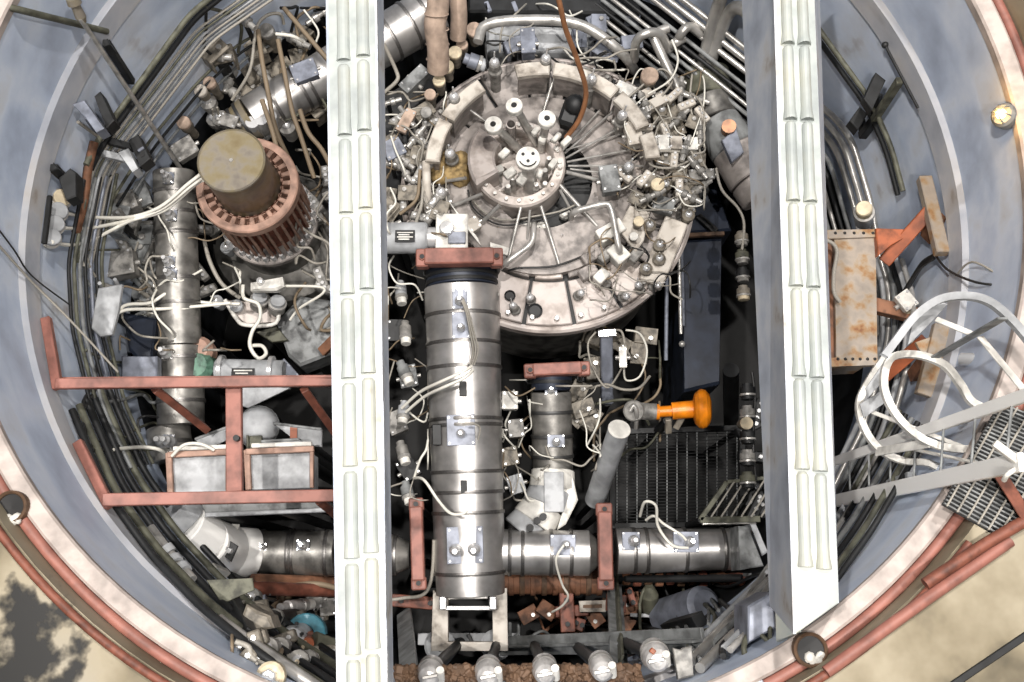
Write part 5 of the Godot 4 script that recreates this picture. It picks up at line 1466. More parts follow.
		for f in [0.2, 0.8]:
			var p := W(lerpf(q[0][0], q[0][2], f), lerpf(q[0][1], q[0][3], f), q[2] + 0.035)
			part(b, "bolt", MB.new().cyl(p, p + Vector3.UP * 0.03, 0.022, 6), M.dark)
		leg(b, W((q[0][0] + q[0][2]) / 2.0, (q[0][1] + q[0][3]) / 2.0, q[2] - 0.03))
	t = thing("slotted_bracket", "pale slotted bracket between red brackets below the pipe stub", "bracket", W(592, 606, 1.7))
	part(t, "plate", MB.new().slab(flatpts([[579, 601], [606, 600], [606, 612], [580, 612]], 2.0), 0.05, 0.005), M.pale)
	part(t, "slot", MB.new().slab(flatpts([[583, 605], [602, 604], [602, 608], [583, 608]], 2.004), 0.02), M.brown)
	leg(t, W(592, 606, 1.96))
	t = thing("bottle_trap", "tan-green bottle-shaped fitting below the right-hand cross pipe", "fitting", W(650, 600, 1.5))
	part(t, "body", MB.new().lathe(W(650, 612, 1.75), W(649, 580, 2.0) - W(650, 612, 1.75), [Vector2(0, 0), Vector2(0.06, 0), Vector2(0.075, 0.05), Vector2(0.075, 0.2), Vector2(0.045, 0.27), Vector2(0.03, 0.3), Vector2(0, 0.3)], 20), M.olive)
	part(t, "clamp", MB.new().bar(W(630, 615, 1.8), W(664, 616, 1.8), 0.03, 0.04), M.greyl)
	leg(t, W(650, 612, 1.76))
	t = thing("grey_vessel", "dark blue-grey rounded vessel right of the tan bottle fitting", "vessel", W(685, 612, 1.2))
	part(t, "body", MB.new().cyl(W(664, 618, 1.75), W(706, 604, 1.75), 0.16, 24, 0.15, 0.04), M.bluegrey)
	part(t, "saddle", MB.new().bar(W(668, 628, 1.62), W(700, 620, 1.62), 0.1, 0.1), M.dark)
	leg(t, W(684, 616, 1.62), 0.06)
	# row of domes along the bottom
	for i in 5:
		var q: Array = [[430, 673, 12.5], [488, 673, 13], [545, 671, 12.5], [602, 668, 12.5], [656, 657, 14]][i]
		var c := W(q[0], q[1], 4.84)
		var r: float = q[2] * S(q[1], 4.84)
		var d := thing("domed_cap", ["first shiny domed cap in bottom row, beside left beam", "second shiny domed cap in bottom row, under the trolley", "third shiny domed cap in bottom row, middle one", "fourth shiny domed cap in bottom row, under the grey post", "larger crumpled domed cap at right end of bottom row"][i], "cap", c - Vector3.UP * 0.4)
		part(d, "dome", MB.new().lathe(c, Vector3(0, 1, 0.25), [Vector2(r, -0.1), Vector2(r, -0.02), Vector2(r * 0.96, 0.02), Vector2(r * 0.82, 0.06), Vector2(r * 0.55, 0.085), Vector2(r * 0.25, 0.095), Vector2(0, 0.097)], 32), M.foil)
		part(d, "rim", MB.new().lathe(c, Vector3(0, 1, 0.25), [Vector2(r * 0.9, -0.06), Vector2(r * 1.05, -0.05), Vector2(r * 1.05, -0.03), Vector2(r * 0.9, -0.02)], 32), M.steel)
		part(d, "pin", MB.new().cyl(W(q[0] + 11, q[1] + 7, 4.84), W(q[0] + 10, q[1] - 3, 4.94), 0.022, 10), M.white)
		part(d, "strap", MB.new().bar(W(q[0] - 8, q[1] + 5, 4.93), W(q[0] + 8, q[1] + 2, 4.93), 0.02, 0.02), M.steel)
		if i == 4:
			part(d, "red_mark", MB.new().bar(W(651, 653, 4.92), W(654, 649, 4.92), 0.03, 0.03), M.orange_red)
		leg(d, c - Vector3.UP * 0.09, 0.04)
	# crumbly insulation around the domes
	var crumb := MB.new()
	for i in 900:
		var p := W(rng.randf_range(396, 640), rng.randf_range(667, 681), 4.74 + rng.randf() * 0.06)
		var s := rng.randf_range(0.008, 0.024)
		var R := Basis(Vector3(rng.randf() - 0.5, rng.randf() - 0.5, rng.randf() - 0.5).normalized(), rng.randf() * 6.0)
		crumb.box(p, R.x * s, R.y * s * rng.randf_range(0.5, 1.0), R.z * s * rng.randf_range(0.6, 1.3), s * 0.3)
	var cr := single("loose_insulation", "crumbly brown insulation pieces heaped round the bottom row of domes", "insulation", crumb, M.brown)
	cr.set_meta("kind", "stuff")
	single("insulation_shelf", "brown shelf carrying the crumbly insulation at the bottom", "shelf", MB.new().slab(flatpts([[392, 666], [640, 666], [640, 681], [398, 681]], 4.72), 0.08, 0.004), M.brown)
	t = thing("end_plate", "small notched grey plate right of the crumpled domed cap", "plate", W(682, 665, 1.4))
	part(t, "plate", MB.new().slab(flatpts([[673, 648], [681, 650], [684, 648], [692, 646], [694, 676], [678, 680]], 3.2), 0.05, 0.006), M.box)
	leg(t, W(684, 664, 3.17))
	# things in the lower left corner
	t = thing("actuator", "round silver actuator with bolted face and teal guard, lower left by left beam", "actuator", W(292, 640, 1.6))
	var c := W(290, 634, 2.3)
	part(t, "housing", MB.new().lathe(c - Vector3.UP * 0.4, Vector3(0, 1, 0.15), [Vector2(0, 0), Vector2(0.07, 0), Vector2(0.07, 0.28), Vector2(0.098, 0.3), Vector2(0.098, 0.38), Vector2(0.05, 0.4), Vector2(0.045, 0.38), Vector2(0, 0.38)], 28), M.greyl)
	part(t, "guard", MB.new().sector(W(306, 634, 2.2), 0.06, 0.14, deg_to_rad(0), deg_to_rad(165), -0.05, 0.04, 10, 0.008), M.teal, "teal blue half-round guard")
	for i in 6:
		var p := c + Vector3(cos(i * TAU / 6) * 0.075, 0.0, -sin(i * TAU / 6) * 0.075)
		part(t, "bolt", MB.new().cyl(p - Vector3.UP * 0.03, p + Vector3.UP * 0.012, 0.012, 6), M.dark)
	part(t, "lever", MB.new().cyl(W(306, 640, 2.3), W(297, 662, 2.25), 0.014, 8), M.cream)
	part(t, "lever_boss", MB.new().cyl(W(308, 644, 2.2), W(309, 636, 2.3), 0.04, 12), M.orange_red)
	part(t, "green_body", MB.new().cyl(W(312, 644, 2.05), W(334, 652, 2.05), 0.085, 18), M.olive)
	leg(t, c - Vector3.UP * 0.4, 0.05)
	t = thing("sheet_housing", "tan bent sheet housing left of the silver actuator", "housing", W(255, 625, 1.7))
	part(t, "plate", MB.new().slab(flatpts([[238, 626], [246, 604], [256, 610], [270, 616], [274, 628], [250, 632]], 2.35), 0.2, 0.015), M.box_b)
	part(t, "bulge", MB.new().ball(W(258, 621, 2.32), 0.11, 16, Vector3.UP, 0.6), M.box_b)
	part(t, "arm", MB.new().bar(W(262, 630, 2.38), W(276, 616, 2.4), 0.04, 0.03), M.tan)
	leg(t, W(256, 620, 2.15), 0.05)
	connector("hose_union", "bright white hose union above the teal guarded actuator", "union", W(280, 608, 2.45), W(312, 604, 2.45), 0.05, M.foil, M.white)
	for q in [[314, 600, 2.4, "tan square clamp on the rusty pipe right of the white union"], [328, 607, 2.35, "tan square clamp nearest the left beam at lower left"], [256, 594, 2.3, "grey clamp on rusty pipe below the white elbow"]]:
		jbox(q[3], q[0], q[1], q[2], 0.12, 0.12, 0.1, 0.1, M.box if q[0] > 300 else M.bluegrey, "", "pipe_clamp")
	cable("tan hose looping over the white union at lower left", [[282, 604, 2.4], [284, 590, 2.45], [298, 585, 2.5], [318, 584, 2.5], [336, 588, 2.45]], 0.022, M.cable_b, "", 8)
	cable("pale hose drooping beside the silver actuator", [[268, 638, 2.3], [276, 642, 2.35], [284, 650, 2.35], [290, 656, 2.3], [300, 662, 2.2]], 0.016, M.cable, "", 8)
	single("wall_angle", "dark flat angle iron resting in lower left corner", "angle iron", angle_bar(MB.new(), W(222, 590, 2.2), W(246, 640, 2.2), 0.1, 0.08), M.dark)
	single("green_sheet", "dull green-grey sheet under the white elbow", "sheet", MB.new().slab(flatpts([[206, 580], [252, 578], [254, 590], [222, 604]], 2.0), 0.02, 0.004), M.olive)

func mesh_panel(label: String, q: Array, nx: int, ny: int, r: float, m: Material) -> void:
	var t := thing("wire_mesh", label, "mesh panel", (q[0] + q[2]) / 2)
	part(t, "frame", MB.new().bar(q[0], q[1], 0.05, 0.05).bar(q[1], q[2], 0.05, 0.05).bar(q[2], q[3], 0.05, 0.05).bar(q[3], q[0], 0.05, 0.05), m)
	for i in nx:
		var f := (i + 0.5) / nx
		part(t, "wire", MB.new().cyl(q[0].lerp(q[1], f), q[3].lerp(q[2], f), r * 1.5, 5), M.grey)
	for i in ny:
		var f := (i + 0.5) / ny
		part(t, "wire", MB.new().cyl(q[0].lerp(q[3], f) + Vector3.UP * r * 2, q[1].lerp(q[2], f) + Vector3.UP * r * 2, r, 5), m)
	for p in [q[0], q[1], q[2], q[3]]:
		leg(t, p)

func build_top() -> void:
	# dark mesh floor on the right
	mesh_panel("dark wire mesh panel below the orange handwheel", [W(612, 432, 1.9), W(742, 428, 1.9), W(742, 524, 1.7), W(612, 526, 1.7)], 13, 30, 0.0035, M.dark)
	var t := thing("rack", "small steel rack with slanting bars between mesh panel and right beam", "rack", W(735, 500, 1.9))
	part(t, "frame", MB.new().bar(W(700, 520, 2.4), W(727, 482, 2.4), 0.04, 0.03).bar(W(700, 520, 2.4), W(760, 519, 2.4), 0.05, 0.03).bar(W(727, 482, 2.4), W(765, 478, 2.4), 0.03, 0.03), M.olive)
	for i in 6:
		part(t, "slat", MB.new().bar(W(711 + i * 10, 517, 2.41), W(734 + i * 10, 482 - i * 0.5, 2.41), 0.014, 0.02), M.cable)
	part(t, "front_lip", MB.new().bar(W(702, 523, 2.38), W(756, 522, 2.38), 0.03, 0.03), M.tube)
	leg(t, W(702, 520, 2.39)); leg(t, W(755, 519, 2.39))
	# orange handwheel valve
	t = thing("handwheel_valve", "bright orange handwheel seen edge-on with its orange stem", "valve", W(690, 410, 2.2))
	var c := W(702, 409, 2.6)
	part(t, "wheel", MB.new().lathe(c - Vector3.RIGHT * 0.07, Vector3(1, 0.12, 0), [Vector2(0.03, 0), Vector2(0.08, 0.0), Vector2(0.12, 0.012), Vector2(0.15, 0.04), Vector2(0.16, 0.07), Vector2(0.15, 0.1), Vector2(0.12, 0.128), Vector2(0.08, 0.14), Vector2(0, 0.14)], 32), M.orange)
	var stem := part(t, "stem", MB.new().cyl(W(656, 412, 2.55), c, 0.045, 18), M.orange)
	part(stem, "sleeve", MB.new().cyl(W(672, 411, 2.57), W(694, 409, 2.59), 0.07, 18), M.orange)
	part(stem, "shoulder", MB.new().cyl(W(655, 412, 2.55), W(659, 412, 2.55), 0.065, 14), M.orange)
	part(t, "yoke", MB.new().bar(W(668, 418, 2.5), W(668, 432, 2.4), 0.05, 0.06).bar(W(676, 428, 2.45), W(684, 414, 2.55), 0.05, 0.04), M.box_b)
	part(t, "bonnet", MB.new().cyl(W(640, 411, 2.55), W(656, 412, 2.55), 0.07, 16), M.box)
	leg(t, W(668, 420, 2.48), 0.04)
	t = thing("round_flange", "grey round flange with bent rod left of the orange valve stem", "flange", W(634, 412, 2.2))
	part(t, "disc", MB.new().lathe(W(634, 411, 2.62), Vector3(0, 1, 0.3), [Vector2(0, -0.06), Vector2(0.08, -0.06), Vector2(0.085, -0.04), Vector2(0.085, 0), Vector2(0.075, 0.01), Vector2(0, 0.01)], 24), M.box)
	part(t, "rod", MB.new().sweep(bent(WP([[630, 411, 2.66], [634, 404, 2.68], [637, 412, 2.66], [636, 428, 2.5]]), 0.05), 0.018, 8), M.tube)
	leg(t, W(634, 411, 2.56), 0.03)
	# dark blue duct on the right
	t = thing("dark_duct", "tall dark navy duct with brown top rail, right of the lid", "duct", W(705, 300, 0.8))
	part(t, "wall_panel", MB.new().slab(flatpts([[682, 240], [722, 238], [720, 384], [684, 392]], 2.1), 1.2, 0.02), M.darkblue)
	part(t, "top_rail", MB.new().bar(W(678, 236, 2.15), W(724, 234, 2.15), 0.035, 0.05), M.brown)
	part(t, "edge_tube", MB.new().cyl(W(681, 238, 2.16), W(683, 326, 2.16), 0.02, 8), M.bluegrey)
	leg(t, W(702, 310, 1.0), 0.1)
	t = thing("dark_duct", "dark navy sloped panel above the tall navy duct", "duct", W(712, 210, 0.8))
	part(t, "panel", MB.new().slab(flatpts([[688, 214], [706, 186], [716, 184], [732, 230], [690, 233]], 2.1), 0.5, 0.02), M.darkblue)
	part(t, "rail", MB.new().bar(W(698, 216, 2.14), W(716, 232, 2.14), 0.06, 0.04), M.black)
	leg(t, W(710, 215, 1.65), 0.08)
	single("standpipe", "dark grey upright pipe near right beam above the mesh panel", "pipe", MB.new().cyl(W(731, 424, 1.0), W(731, 370, 2.1), 0.07, 20), M.dark)
	single("bent_tube", "thin pale bent tube left of the navy duct", "tube", MB.new().sweep(bent(WP([[666, 360, 1.8], [667, 250, 2.2], [668, 232, 2.3]]), 0.06), 0.018, 8), M.bluegrey)
	single("thin_tube", "thin silver tube with ball foot beside the navy duct", "tube", MB.new().cyl(W(679, 258, 2.3), W(681, 334, 2.2), 0.016, 8).ball(W(682, 344, 2.2), 0.03, 8), M.tube)
	# strings of dark connectors by the right beam
	for i in 4:
		connector("line_connector", "dark ribbed connector, %s in the upper string beside right beam" % ["first", "second", "third", "lowest"][i], "connector", W(741 + i * 0.6, 232 + i * 18, 2.75), W(742 + i * 0.6, 246 + i * 18, 2.75), 0.055, [M.box_b, M.olive, M.dark, M.box_b][i], M.box if i < 3 else M.cream)
	for i in 5:
		connector("line_connector", "dark ribbed connector, %s in the lower string beside right beam" % ["first", "second", "third", "fourth", "lowest"][i], "connector", W(747, 384 + i * 22, 2.7), W(748, 400 + i * 22, 2.7), 0.06, [M.dark, M.box, M.dark, M.box, M.olive][i], M.dark)
	spool("cream capped fitting in the lower connector string beside right beam", 747, 423, 2.9, 6.5, 0.2, M.cream)
	cable("black cable running behind the lower string of connectors", [[752, 372, 2.6], [755, 400, 2.6], [753, 440, 2.65], [756, 480, 2.6]], 0.012, M.cable_d)
	cable("pale cable curving from duct elbow down to the upper connector string", [[716, 168, 2.9], [722, 190, 2.85], [738, 208, 2.8], [744, 224, 2.8], [742, 250, 2.8]], 0.012, M.cable)
	# post and loops below the lid
	t = thing("grey_post", "grey upright post with bent wires just below the lid's right lower edge", "post", W(607, 370, 1.0))
	part(t, "post", MB.new().bar(W(607, 402, 2.0), W(606, 332, 2.35), 0.1, 0.12, 0.01), M.bluegrey)
	part(t, "clip", MB.new().bar(W(598, 334, 2.4), W(616, 333, 2.4), 0.06, 0.05), M.chrome)
	leg(t, W(607, 402, 2.0), 0.04)
	jbox("small white tag box on looped wires below the lid's lower right", 623, 357, 2.6, 0.05, 0.16, 0.05, 0.0, M.white)
	cable("white wire loop left of the small white tag box", [[596, 332, 2.5], [588, 344, 2.45], [592, 366, 2.4], [604, 386, 2.4], [612, 384, 2.4], [623, 366, 2.5]], 0.009, M.cable)
	cable("white wire loop right of the small white tag box", [[624, 366, 2.5], [626, 380, 2.4], [640, 376, 2.4], [647, 352, 2.45], [640, 334, 2.5], [626, 330, 2.55]], 0.009, M.cable_w)
	# tan wrapped pipe at the very top
	t = thing("wrapped_pipe", "tan cloth-wrapped pipe leg hanging in from the top edge", "pipe", W(440, 70, 2.4))
	part(t, "wrapping", MB.new().sweep(curve(WP([[438, -24, 3.5], [438, 5, 3.4], [435, 25, 3.32], [438, 48, 3.18], [438, 70, 3.0]]), 6), 0.09, 20), M.tan)
	part(t, "wrapping", MB.new().sweep(curve(WP([[456, -24, 3.3], [458, 0, 3.2], [459, 18, 3.1], [458, 38, 2.95]]), 6), 0.07, 18), M.tan)
	for i in 4:
		part(t, "fold", MB.new().sweep(circle(W(436.5 + i * 0.5, 14 + i * 15, 3.38 - i * 0.11), W(438, 70, 3.0) - W(437, 0, 3.4), 0.094, 20), 0.006, 6, true), M.tan)
	leg(t, W(440, 66, 3.0), 0.03)
	for q in [[439, 80, 2.95, 6.5, "tan capped fitting directly under the wrapped pipe leg"], [430, 94, 2.9, 6, "lower tan capped fitting left of the lid's first terminal"], [455, 52, 2.95, 7, "tan capped fitting right of the wrapped pipe leg"], [462, 44, 2.9, 6, "pale capped fitting beside the wrapped pipe, second from top"], [474, 29, 2.9, 8, "brown capped fitting topmost beside the steel rail pipe"], [447, 66, 2.9, 7, "brownish capped fitting between wrapped pipe and lid"]]:
		spool(q[4], q[0], q[1], q[2], q[3], 0.25, M.cream if q[0] % 2 else M.tan)
	connector("sleeve", "lavender-grey sleeve lying right of the wrapped pipe", "sleeve", W(464, 58, 2.9), W(486, 66, 2.85), 0.065, M.bluegrey, M.greyl)
	jbox("grey double box tilted left of the wrapped pipe's lower end", 414, 78, 2.9, 0.1, 0.26, 0.14, -0.75, M.grey)
	jbox("blue-grey upright box standing on the lid's far flange", 528, 40, 3.0, 0.11, 0.22, 0.14, 0.05, M.bluegrey)
	tube("bent_rod", "pale bent rod by left beam's top right side", "rod", [[384, 44, 3.2], [397, 72, 3.0], [399, 80, 3.0], [380, 96, 2.9]], 0.016, M.cable, 0.08)
	cable("orange-brown hose hanging down over the lid from the top edge", [[552, -30, 4.2], [560, 5, 4.0], [566, 30, 3.8], [578, 62, 3.55], [586, 92, 3.3], [580, 118, 3.1], [566, 138, 2.95]], 0.021, M.copper, "", 10)
	# far side block wall
	t = thing("far_screen", "blue-grey flat panel behind the far rim of the lid", "panel", W(540, 36, 1.8))
	part(t, "panel", MB.new().slab(flatpts([[486, 24], [590, 24], [600, 52], [486, 52]], 2.45), 0.5, 0.02), M.greyl)
	leg(t, W(540, 36, 2.0), 0.1)
	t = thing("far_trunking", "dark trunking run along the tank's far wall at top", "trunking", W(540, 5, 2.2))
	part(t, "box", MB.new().bar(W(470, 6, 2.5), W(640, 8, 2.5), 0.3, 0.3, 0.02), M.dark)
	for i in 6:
		part(t, "clip", MB.new().bar(W(486 + i * 27, 2, 2.66), W(490 + i * 27, 12, 2.66), 0.04, 0.03), M.bluegrey)
	leg(t, W(500, 6, 2.4)); leg(t, W(620, 8, 2.4))

# cables that nothing tells apart, in one stretch of the tank: random walks between fixed bounds
func tangle(label: String, group: String, x0: float, y0: float, x1: float, y1: float, h0: float, h1: float, n: int, r: float, mats: Array, reach := 40.0) -> void:
	for i in n:
		var p := Vector2(rng.randf_range(x0, x1), rng.randf_range(y0, y1))
		var a := rng.randf() * TAU
		var list := []
		var k := rng.randi_range(4, 6)
		var h := rng.randf_range(h0, h1)
		for j in k:
			list.append([clampf(p.x, x0, x1), clampf(p.y, y0, y1), h - (0.12 if j == 0 or j == k - 1 else 0.0) + rng.randf_range(-0.04, 0.04)])
			a += rng.randf_range(-1.1, 1.1)
			p += Vector2(cos(a), sin(a)) * (reach / k) * rng.randf_range(0.9, 1.8)
		var m: Material = mats[i % mats.size()]
		var hue := hue_of(m)
		cable(hue + " " + label, list, r * rng.randf_range(0.7, 1.25), m, hue + " " + group)

func hue_of(m: Material) -> String:
	var names := {M.cable: "light grey", M.cable_w: "white", M.cable_b: "brown", M.cable_d: "black", M.olive: "olive", M.grey: "grey", M.dark: "dark", M.rust: "rusty", M.brown: "dark brown"}
	return names.get(m, "grey")

# things that can be found, by pixel: they tell the small fittings apart
const MARKS := [[650, 75, "orange-tan capped fitting"], [658, 184, "cream capped fitting"], [671, 142, "level row of white boxes"], [645, 98, "four slanted boxes"], [668, 120, "broad brown box"], [690, 206, "tan slotted box"], [662, 250, "rim channel"], [640, 230, "lid's rim plate"], [702, 172, "grey ribbed box"],
	[622, 114, "lid band"], [600, 250, "handle pipe on the lid"], [640, 290, "lid's lower rim"], [406, 120, "slanted tan terminal strip"], [393, 148, "dull blue box"], [426, 112, "three-pin fitting"], [440, 160, "lagging bundle"], [427, 190, "white vertical tube"], [405, 236, "flow meter"], [414, 78, "grey double box"],
	[266, 30, "pale boss with white cables"], [304, 70, "dark blue-grey box"], [209, 82, "upper tan fitting"], [183, 122, "lower tan fitting"], [228, 118, "pump drum"], [290, 98, "header pipe"], [320, 200, "left beam"], [250, 230, "pump's bolt ring"], [178, 230, "riser pipe"], [118, 262, "square grey sheet box"], [105, 310, "round-nosed bracket"],
	[130, 200, "conduit bend"], [205, 372, "green valve"], [250, 312, "yoke plate"], [607, 360, "grey post"], [634, 412, "round flange"], [623, 357, "white tag box"], [590, 368, "short red clamp bar"], [292, 636, "teal guarded actuator"], [255, 622, "tan sheet housing"], [296, 606, "white hose union"], [320, 655, "olive valve body"],
	[528, 40, "blue-grey upright box"], [600, 24, "steel rail pipe"], [500, 8, "dark trunking"], [568, 612, "upright red bracket"], [592, 606, "slotted bracket"], [618, 620, "grey post under the clamp bar"], [640, 600, "tan bottle fitting"], [747, 423, "cream capped fitting by right beam"], [735, 500, "slanting rack"]]

func beside(px: float, py: float) -> String:
	var best := 1e9
	var said := ""
	for q in MARKS:
		var d := Vector2(px - q[0], py - q[1]).length()
		if d < best:
			best = d
			said = q[2]
	return said

# small fittings of one kind: the first is built, the others are copies of it
func scatter(kind: String, label: String, group: String, spots: Array, y: float, m: Material, size := 1.0) -> void:
	var first: Node3D = null
	for q in spots:
		var at := W(q[0], q[1], y + rng.randf_range(-0.05, 0.05))
		var which := "%s, nearest the %s" % [label, beside(q[0], q[1])]
		if first == null:
			first = make_fitting(kind, which, group, m, size)
			first.position = at
			first.rotation.y = q[2]
		else:
			dup(first, at, q[2], which, group)

func make_fitting(kind: String, label: String, group: String, m: Material, s: float) -> Node3D:
	var t := thing(kind, label, kind.split("_")[-1], Vector3.ZERO, group)
	match kind:
		"terminal_block":
			part(t, "body", MB.new().box(Vector3(0, -0.03, 0) * s, Vector3(0.085, 0, 0) * s, Vector3(0, 0.035, 0) * s, Vector3(0, 0, 0.035) * s, 0.008), m)
			for i in 3:
				part(t, "screw", MB.new().cyl(Vector3(-0.05 + i * 0.05, 0, 0) * s, Vector3(-0.05 + i * 0.05, 0.02, 0) * s, 0.014 * s, 6), M.chrome)
			part(t, "foot", MB.new().box(Vector3(0, -0.2, 0) * s, Vector3(0.02, 0, 0) * s, Vector3(0, 0.14, 0) * s, Vector3(0, 0, 0.02) * s), M.dark)
		"tube_union":
			part(t, "nut", MB.new().cyl(Vector3(-0.07, 0, 0) * s, Vector3(-0.02, 0, 0) * s, 0.042 * s, 6, 0.042 * s, 0.006), m)
			part(t, "nut", MB.new().cyl(Vector3(0.02, 0, 0) * s, Vector3(0.07, 0, 0) * s, 0.042 * s, 6, 0.042 * s, 0.006), m)
			part(t, "sleeve", MB.new().cyl(Vector3(-0.13, 0, 0) * s, Vector3(0.13, 0, 0) * s, 0.024 * s, 10), M.tube)
			part(t, "stem", MB.new().cyl(Vector3(0, -0.3, 0) * s, Vector3(0, 0, 0) * s, 0.02 * s, 8), M.dark)
		"gland_cap":
			part(t, "body", MB.new().lathe(Vector3(0, -0.2, 0) * s, Vector3.UP, [Vector2(0, 0), Vector2(0.045, 0) * s, Vector2(0.045, 0.1) * s, Vector2(0.06, 0.11) * s, Vector2(0.06, 0.16) * s, Vector2(0.035, 0.18) * s, Vector2(0, 0.18) * s], 14), m)
			part(t, "dome", MB.new().ball(Vector3(0, -0.025, 0) * s, 0.036 * s, 10, Vector3.UP, 1.0, 0.0), M.chrome)
			part(t, "pin", MB.new().cyl(Vector3.ZERO, Vector3(0.02, 0.08, -0.01) * s, 0.008 * s, 6), M.cable)
		"clip_bracket":
			part(t, "plate", MB.new().box(Vector3(0, 0, 0), Vector3(0.08, 0, 0) * s, Vector3(0, 0.008, 0) * s, Vector3(0, 0, 0.06) * s, 0.003), m)
			part(t, "upstand", MB.new().box(Vector3(-0.075, -0.06, 0) * s, Vector3(0.008, 0, 0) * s, Vector3(0, 0.06, 0) * s, Vector3(0, 0, 0.06) * s, 0.003), m)
			part(t, "bolt", MB.new().cyl(Vector3(0.03, 0, 0.02) * s, Vector3(0.03, 0.03, 0.02) * s, 0.018 * s, 6), M.tube)
			part(t, "post", MB.new().cyl(Vector3(0, -0.3, 0) * s, Vector3(0, 0, 0) * s, 0.02 * s, 6), M.dark)
	return t

func spots_in(x0: float, y0: float, x1: float, y1: float, n: int) -> Array:
	var o := []
	for i in n:
		o.append([rng.randf_range(x0, x1), rng.randf_range(y0, y1), rng.randf() * TAU])
	return o

func build_clutter() -> void:
	# equipment deck: dark staging that carries the fittings around the lid
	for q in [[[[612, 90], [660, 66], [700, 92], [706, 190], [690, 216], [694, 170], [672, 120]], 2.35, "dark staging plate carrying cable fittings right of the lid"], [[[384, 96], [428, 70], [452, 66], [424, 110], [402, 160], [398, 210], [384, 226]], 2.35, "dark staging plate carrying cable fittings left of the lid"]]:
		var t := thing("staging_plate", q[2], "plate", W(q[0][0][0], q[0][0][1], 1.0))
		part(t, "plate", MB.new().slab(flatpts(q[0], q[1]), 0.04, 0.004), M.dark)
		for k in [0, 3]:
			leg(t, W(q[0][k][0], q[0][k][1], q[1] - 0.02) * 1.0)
	# right of the lid
	for q in [[628, 90, 2.9, 0.1, 0.2, 0.1, 1.1, "white", "slanted cream box nearest the lid's upper right terminal"], [634, 104, 2.9, 0.1, 0.16, 0.1, -0.4, "box", "slanted grey box, lower left of four boxes right of the lid"], [644, 96, 2.9, 0.16, 0.1, 0.1, 0.5, "pale", "slanted pale box, middle of four boxes right of the lid"], [656, 100, 2.9, 0.18, 0.1, 0.1, 0.5, "pale", "slanted pale box, upper right of four boxes right of the lid"],
			[641, 115, 2.9, 0.12, 0.1, 0.1, 0.5, "box", "small pale box just under the slanted boxes right of the lid"], [652, 142, 2.9, 0.1, 0.1, 0.1, 0.05, "white", "first white box in the level row right of the lid"], [664, 142, 2.9, 0.1, 0.12, 0.1, 0, "white", "second white box in the level row right of the lid"], [677, 142, 2.9, 0.12, 0.1, 0.1, -0.05, "pale", "third white box in the level row right of the lid"], [690, 143, 2.9, 0.12, 0.1, 0.1, 0, "white", "last white box in the level row, nearest the grey duct elbow"],
			[702, 174, 2.85, 0.2, 0.08, 0.08, 0.05, "box", "grey ribbed box right of the cream capped fitting"], [650, 180, 2.85, 0.1, 0.1, 0.1, 0.2, "box_b", "brown box left of the cream capped fitting"], [610, 178, 2.95, 0.14, 0.22, 0.12, 0.15, "grey", "grey upright box at the lid's right terminal"], [664, 204, 2.8, 0.16, 0.12, 0.1, -0.3, "grey", "grey flat box above the lid's rim channel"], [688, 204, 2.75, 0.1, 0.14, 0.1, 0.1, "box_b", "tan box with dark slot at lid's far right"], [634, 132, 2.9, 0.12, 0.2, 0.12, 0.2, "pale", "pale upright box below the fourth lid terminal"],
			[668, 120, 2.75, 0.22, 0.3, 0.1, 0.3, "box_b", "broad brown box between slanted boxes and level row"]]:
		jbox(q[8], q[0], q[1], q[2], q[3], q[4], q[5], q[6], M[q[7]])
	spool("orange-tan capped fitting topmost right of the lid", 650, 75, 3.0, 9, 0.3, M.tan)
	spool("cream capped fitting right of the lid, below the level row of boxes", 658, 184, 2.95, 7, 0.25, M.cream)
	spool("small cream capped fitting on the lid's right rim plate", 639, 221, 2.95, 5.5, 0.2, M.cream)
	spool("small white capped fitting beside the rim channel", 634, 236, 2.9, 4.5, 0.2, M.white)
	cable("grey wire loop above the four slanted boxes", [[662, 96, 2.9], [672, 82, 2.95], [668, 72, 2.95], [658, 70, 2.95], [644, 84, 2.95], [620, 104, 2.9]], 0.01, M.cable)
	cable("pale wire from the slanted boxes up to the steel tubes", [[648, 94, 2.95], [670, 80, 3.0], [678, 60, 3.0], [672, 40, 3.0]], 0.009, M.cable_w)
	cable("big coil of wire under the level row of boxes", [[640, 158, 2.8], [660, 148, 2.85], [686, 148, 2.85], [692, 158, 2.85], [670, 168, 2.85], [650, 164, 2.85], [656, 152, 2.88], [684, 152, 2.88]], 0.011, M.cable)
	cable("grey wire running round the duct elbow's inner side", [[694, 60, 2.7], [690, 100, 2.8], [696, 130, 2.8], [702, 160, 2.8], [712, 176, 2.8]], 0.01, M.cable)
	tangle("thin wire in the tangle right of the lid", "wires right of the lid", 618, 70, 704, 210, 2.75, 2.95, 34, 0.0072, [M.cable, M.cable_w, M.cable_b, M.cable], 60)
	tangle("thin wire in the tangle along the lid's lower right rim", "wires on the lid's lower right", 590, 215, 690, 300, 2.72, 2.85, 14, 0.0072, [M.cable_b, M.cable, M.cable_d], 55)
	scatter("terminal_block", "pale terminal block among wires", "pale terminal blocks right of the lid", spots_in(622, 84, 704, 200, 16), 2.85, M.pale, 0.9)
	scatter("tube_union", "grey tube union among wires", "tube unions right of the lid", spots_in(620, 84, 704, 210, 14), 2.85, M.box, 0.9)
	scatter("gland_cap", "bright gland cap", "gland caps right of the lid", spots_in(640, 90, 700, 300, 14), 2.82, M.box_b, 0.9)
	scatter("clip_bracket", "tan clip bracket", "clip brackets right of the lid", spots_in(618, 100, 700, 210, 10), 2.8, M.box_b, 1.0)
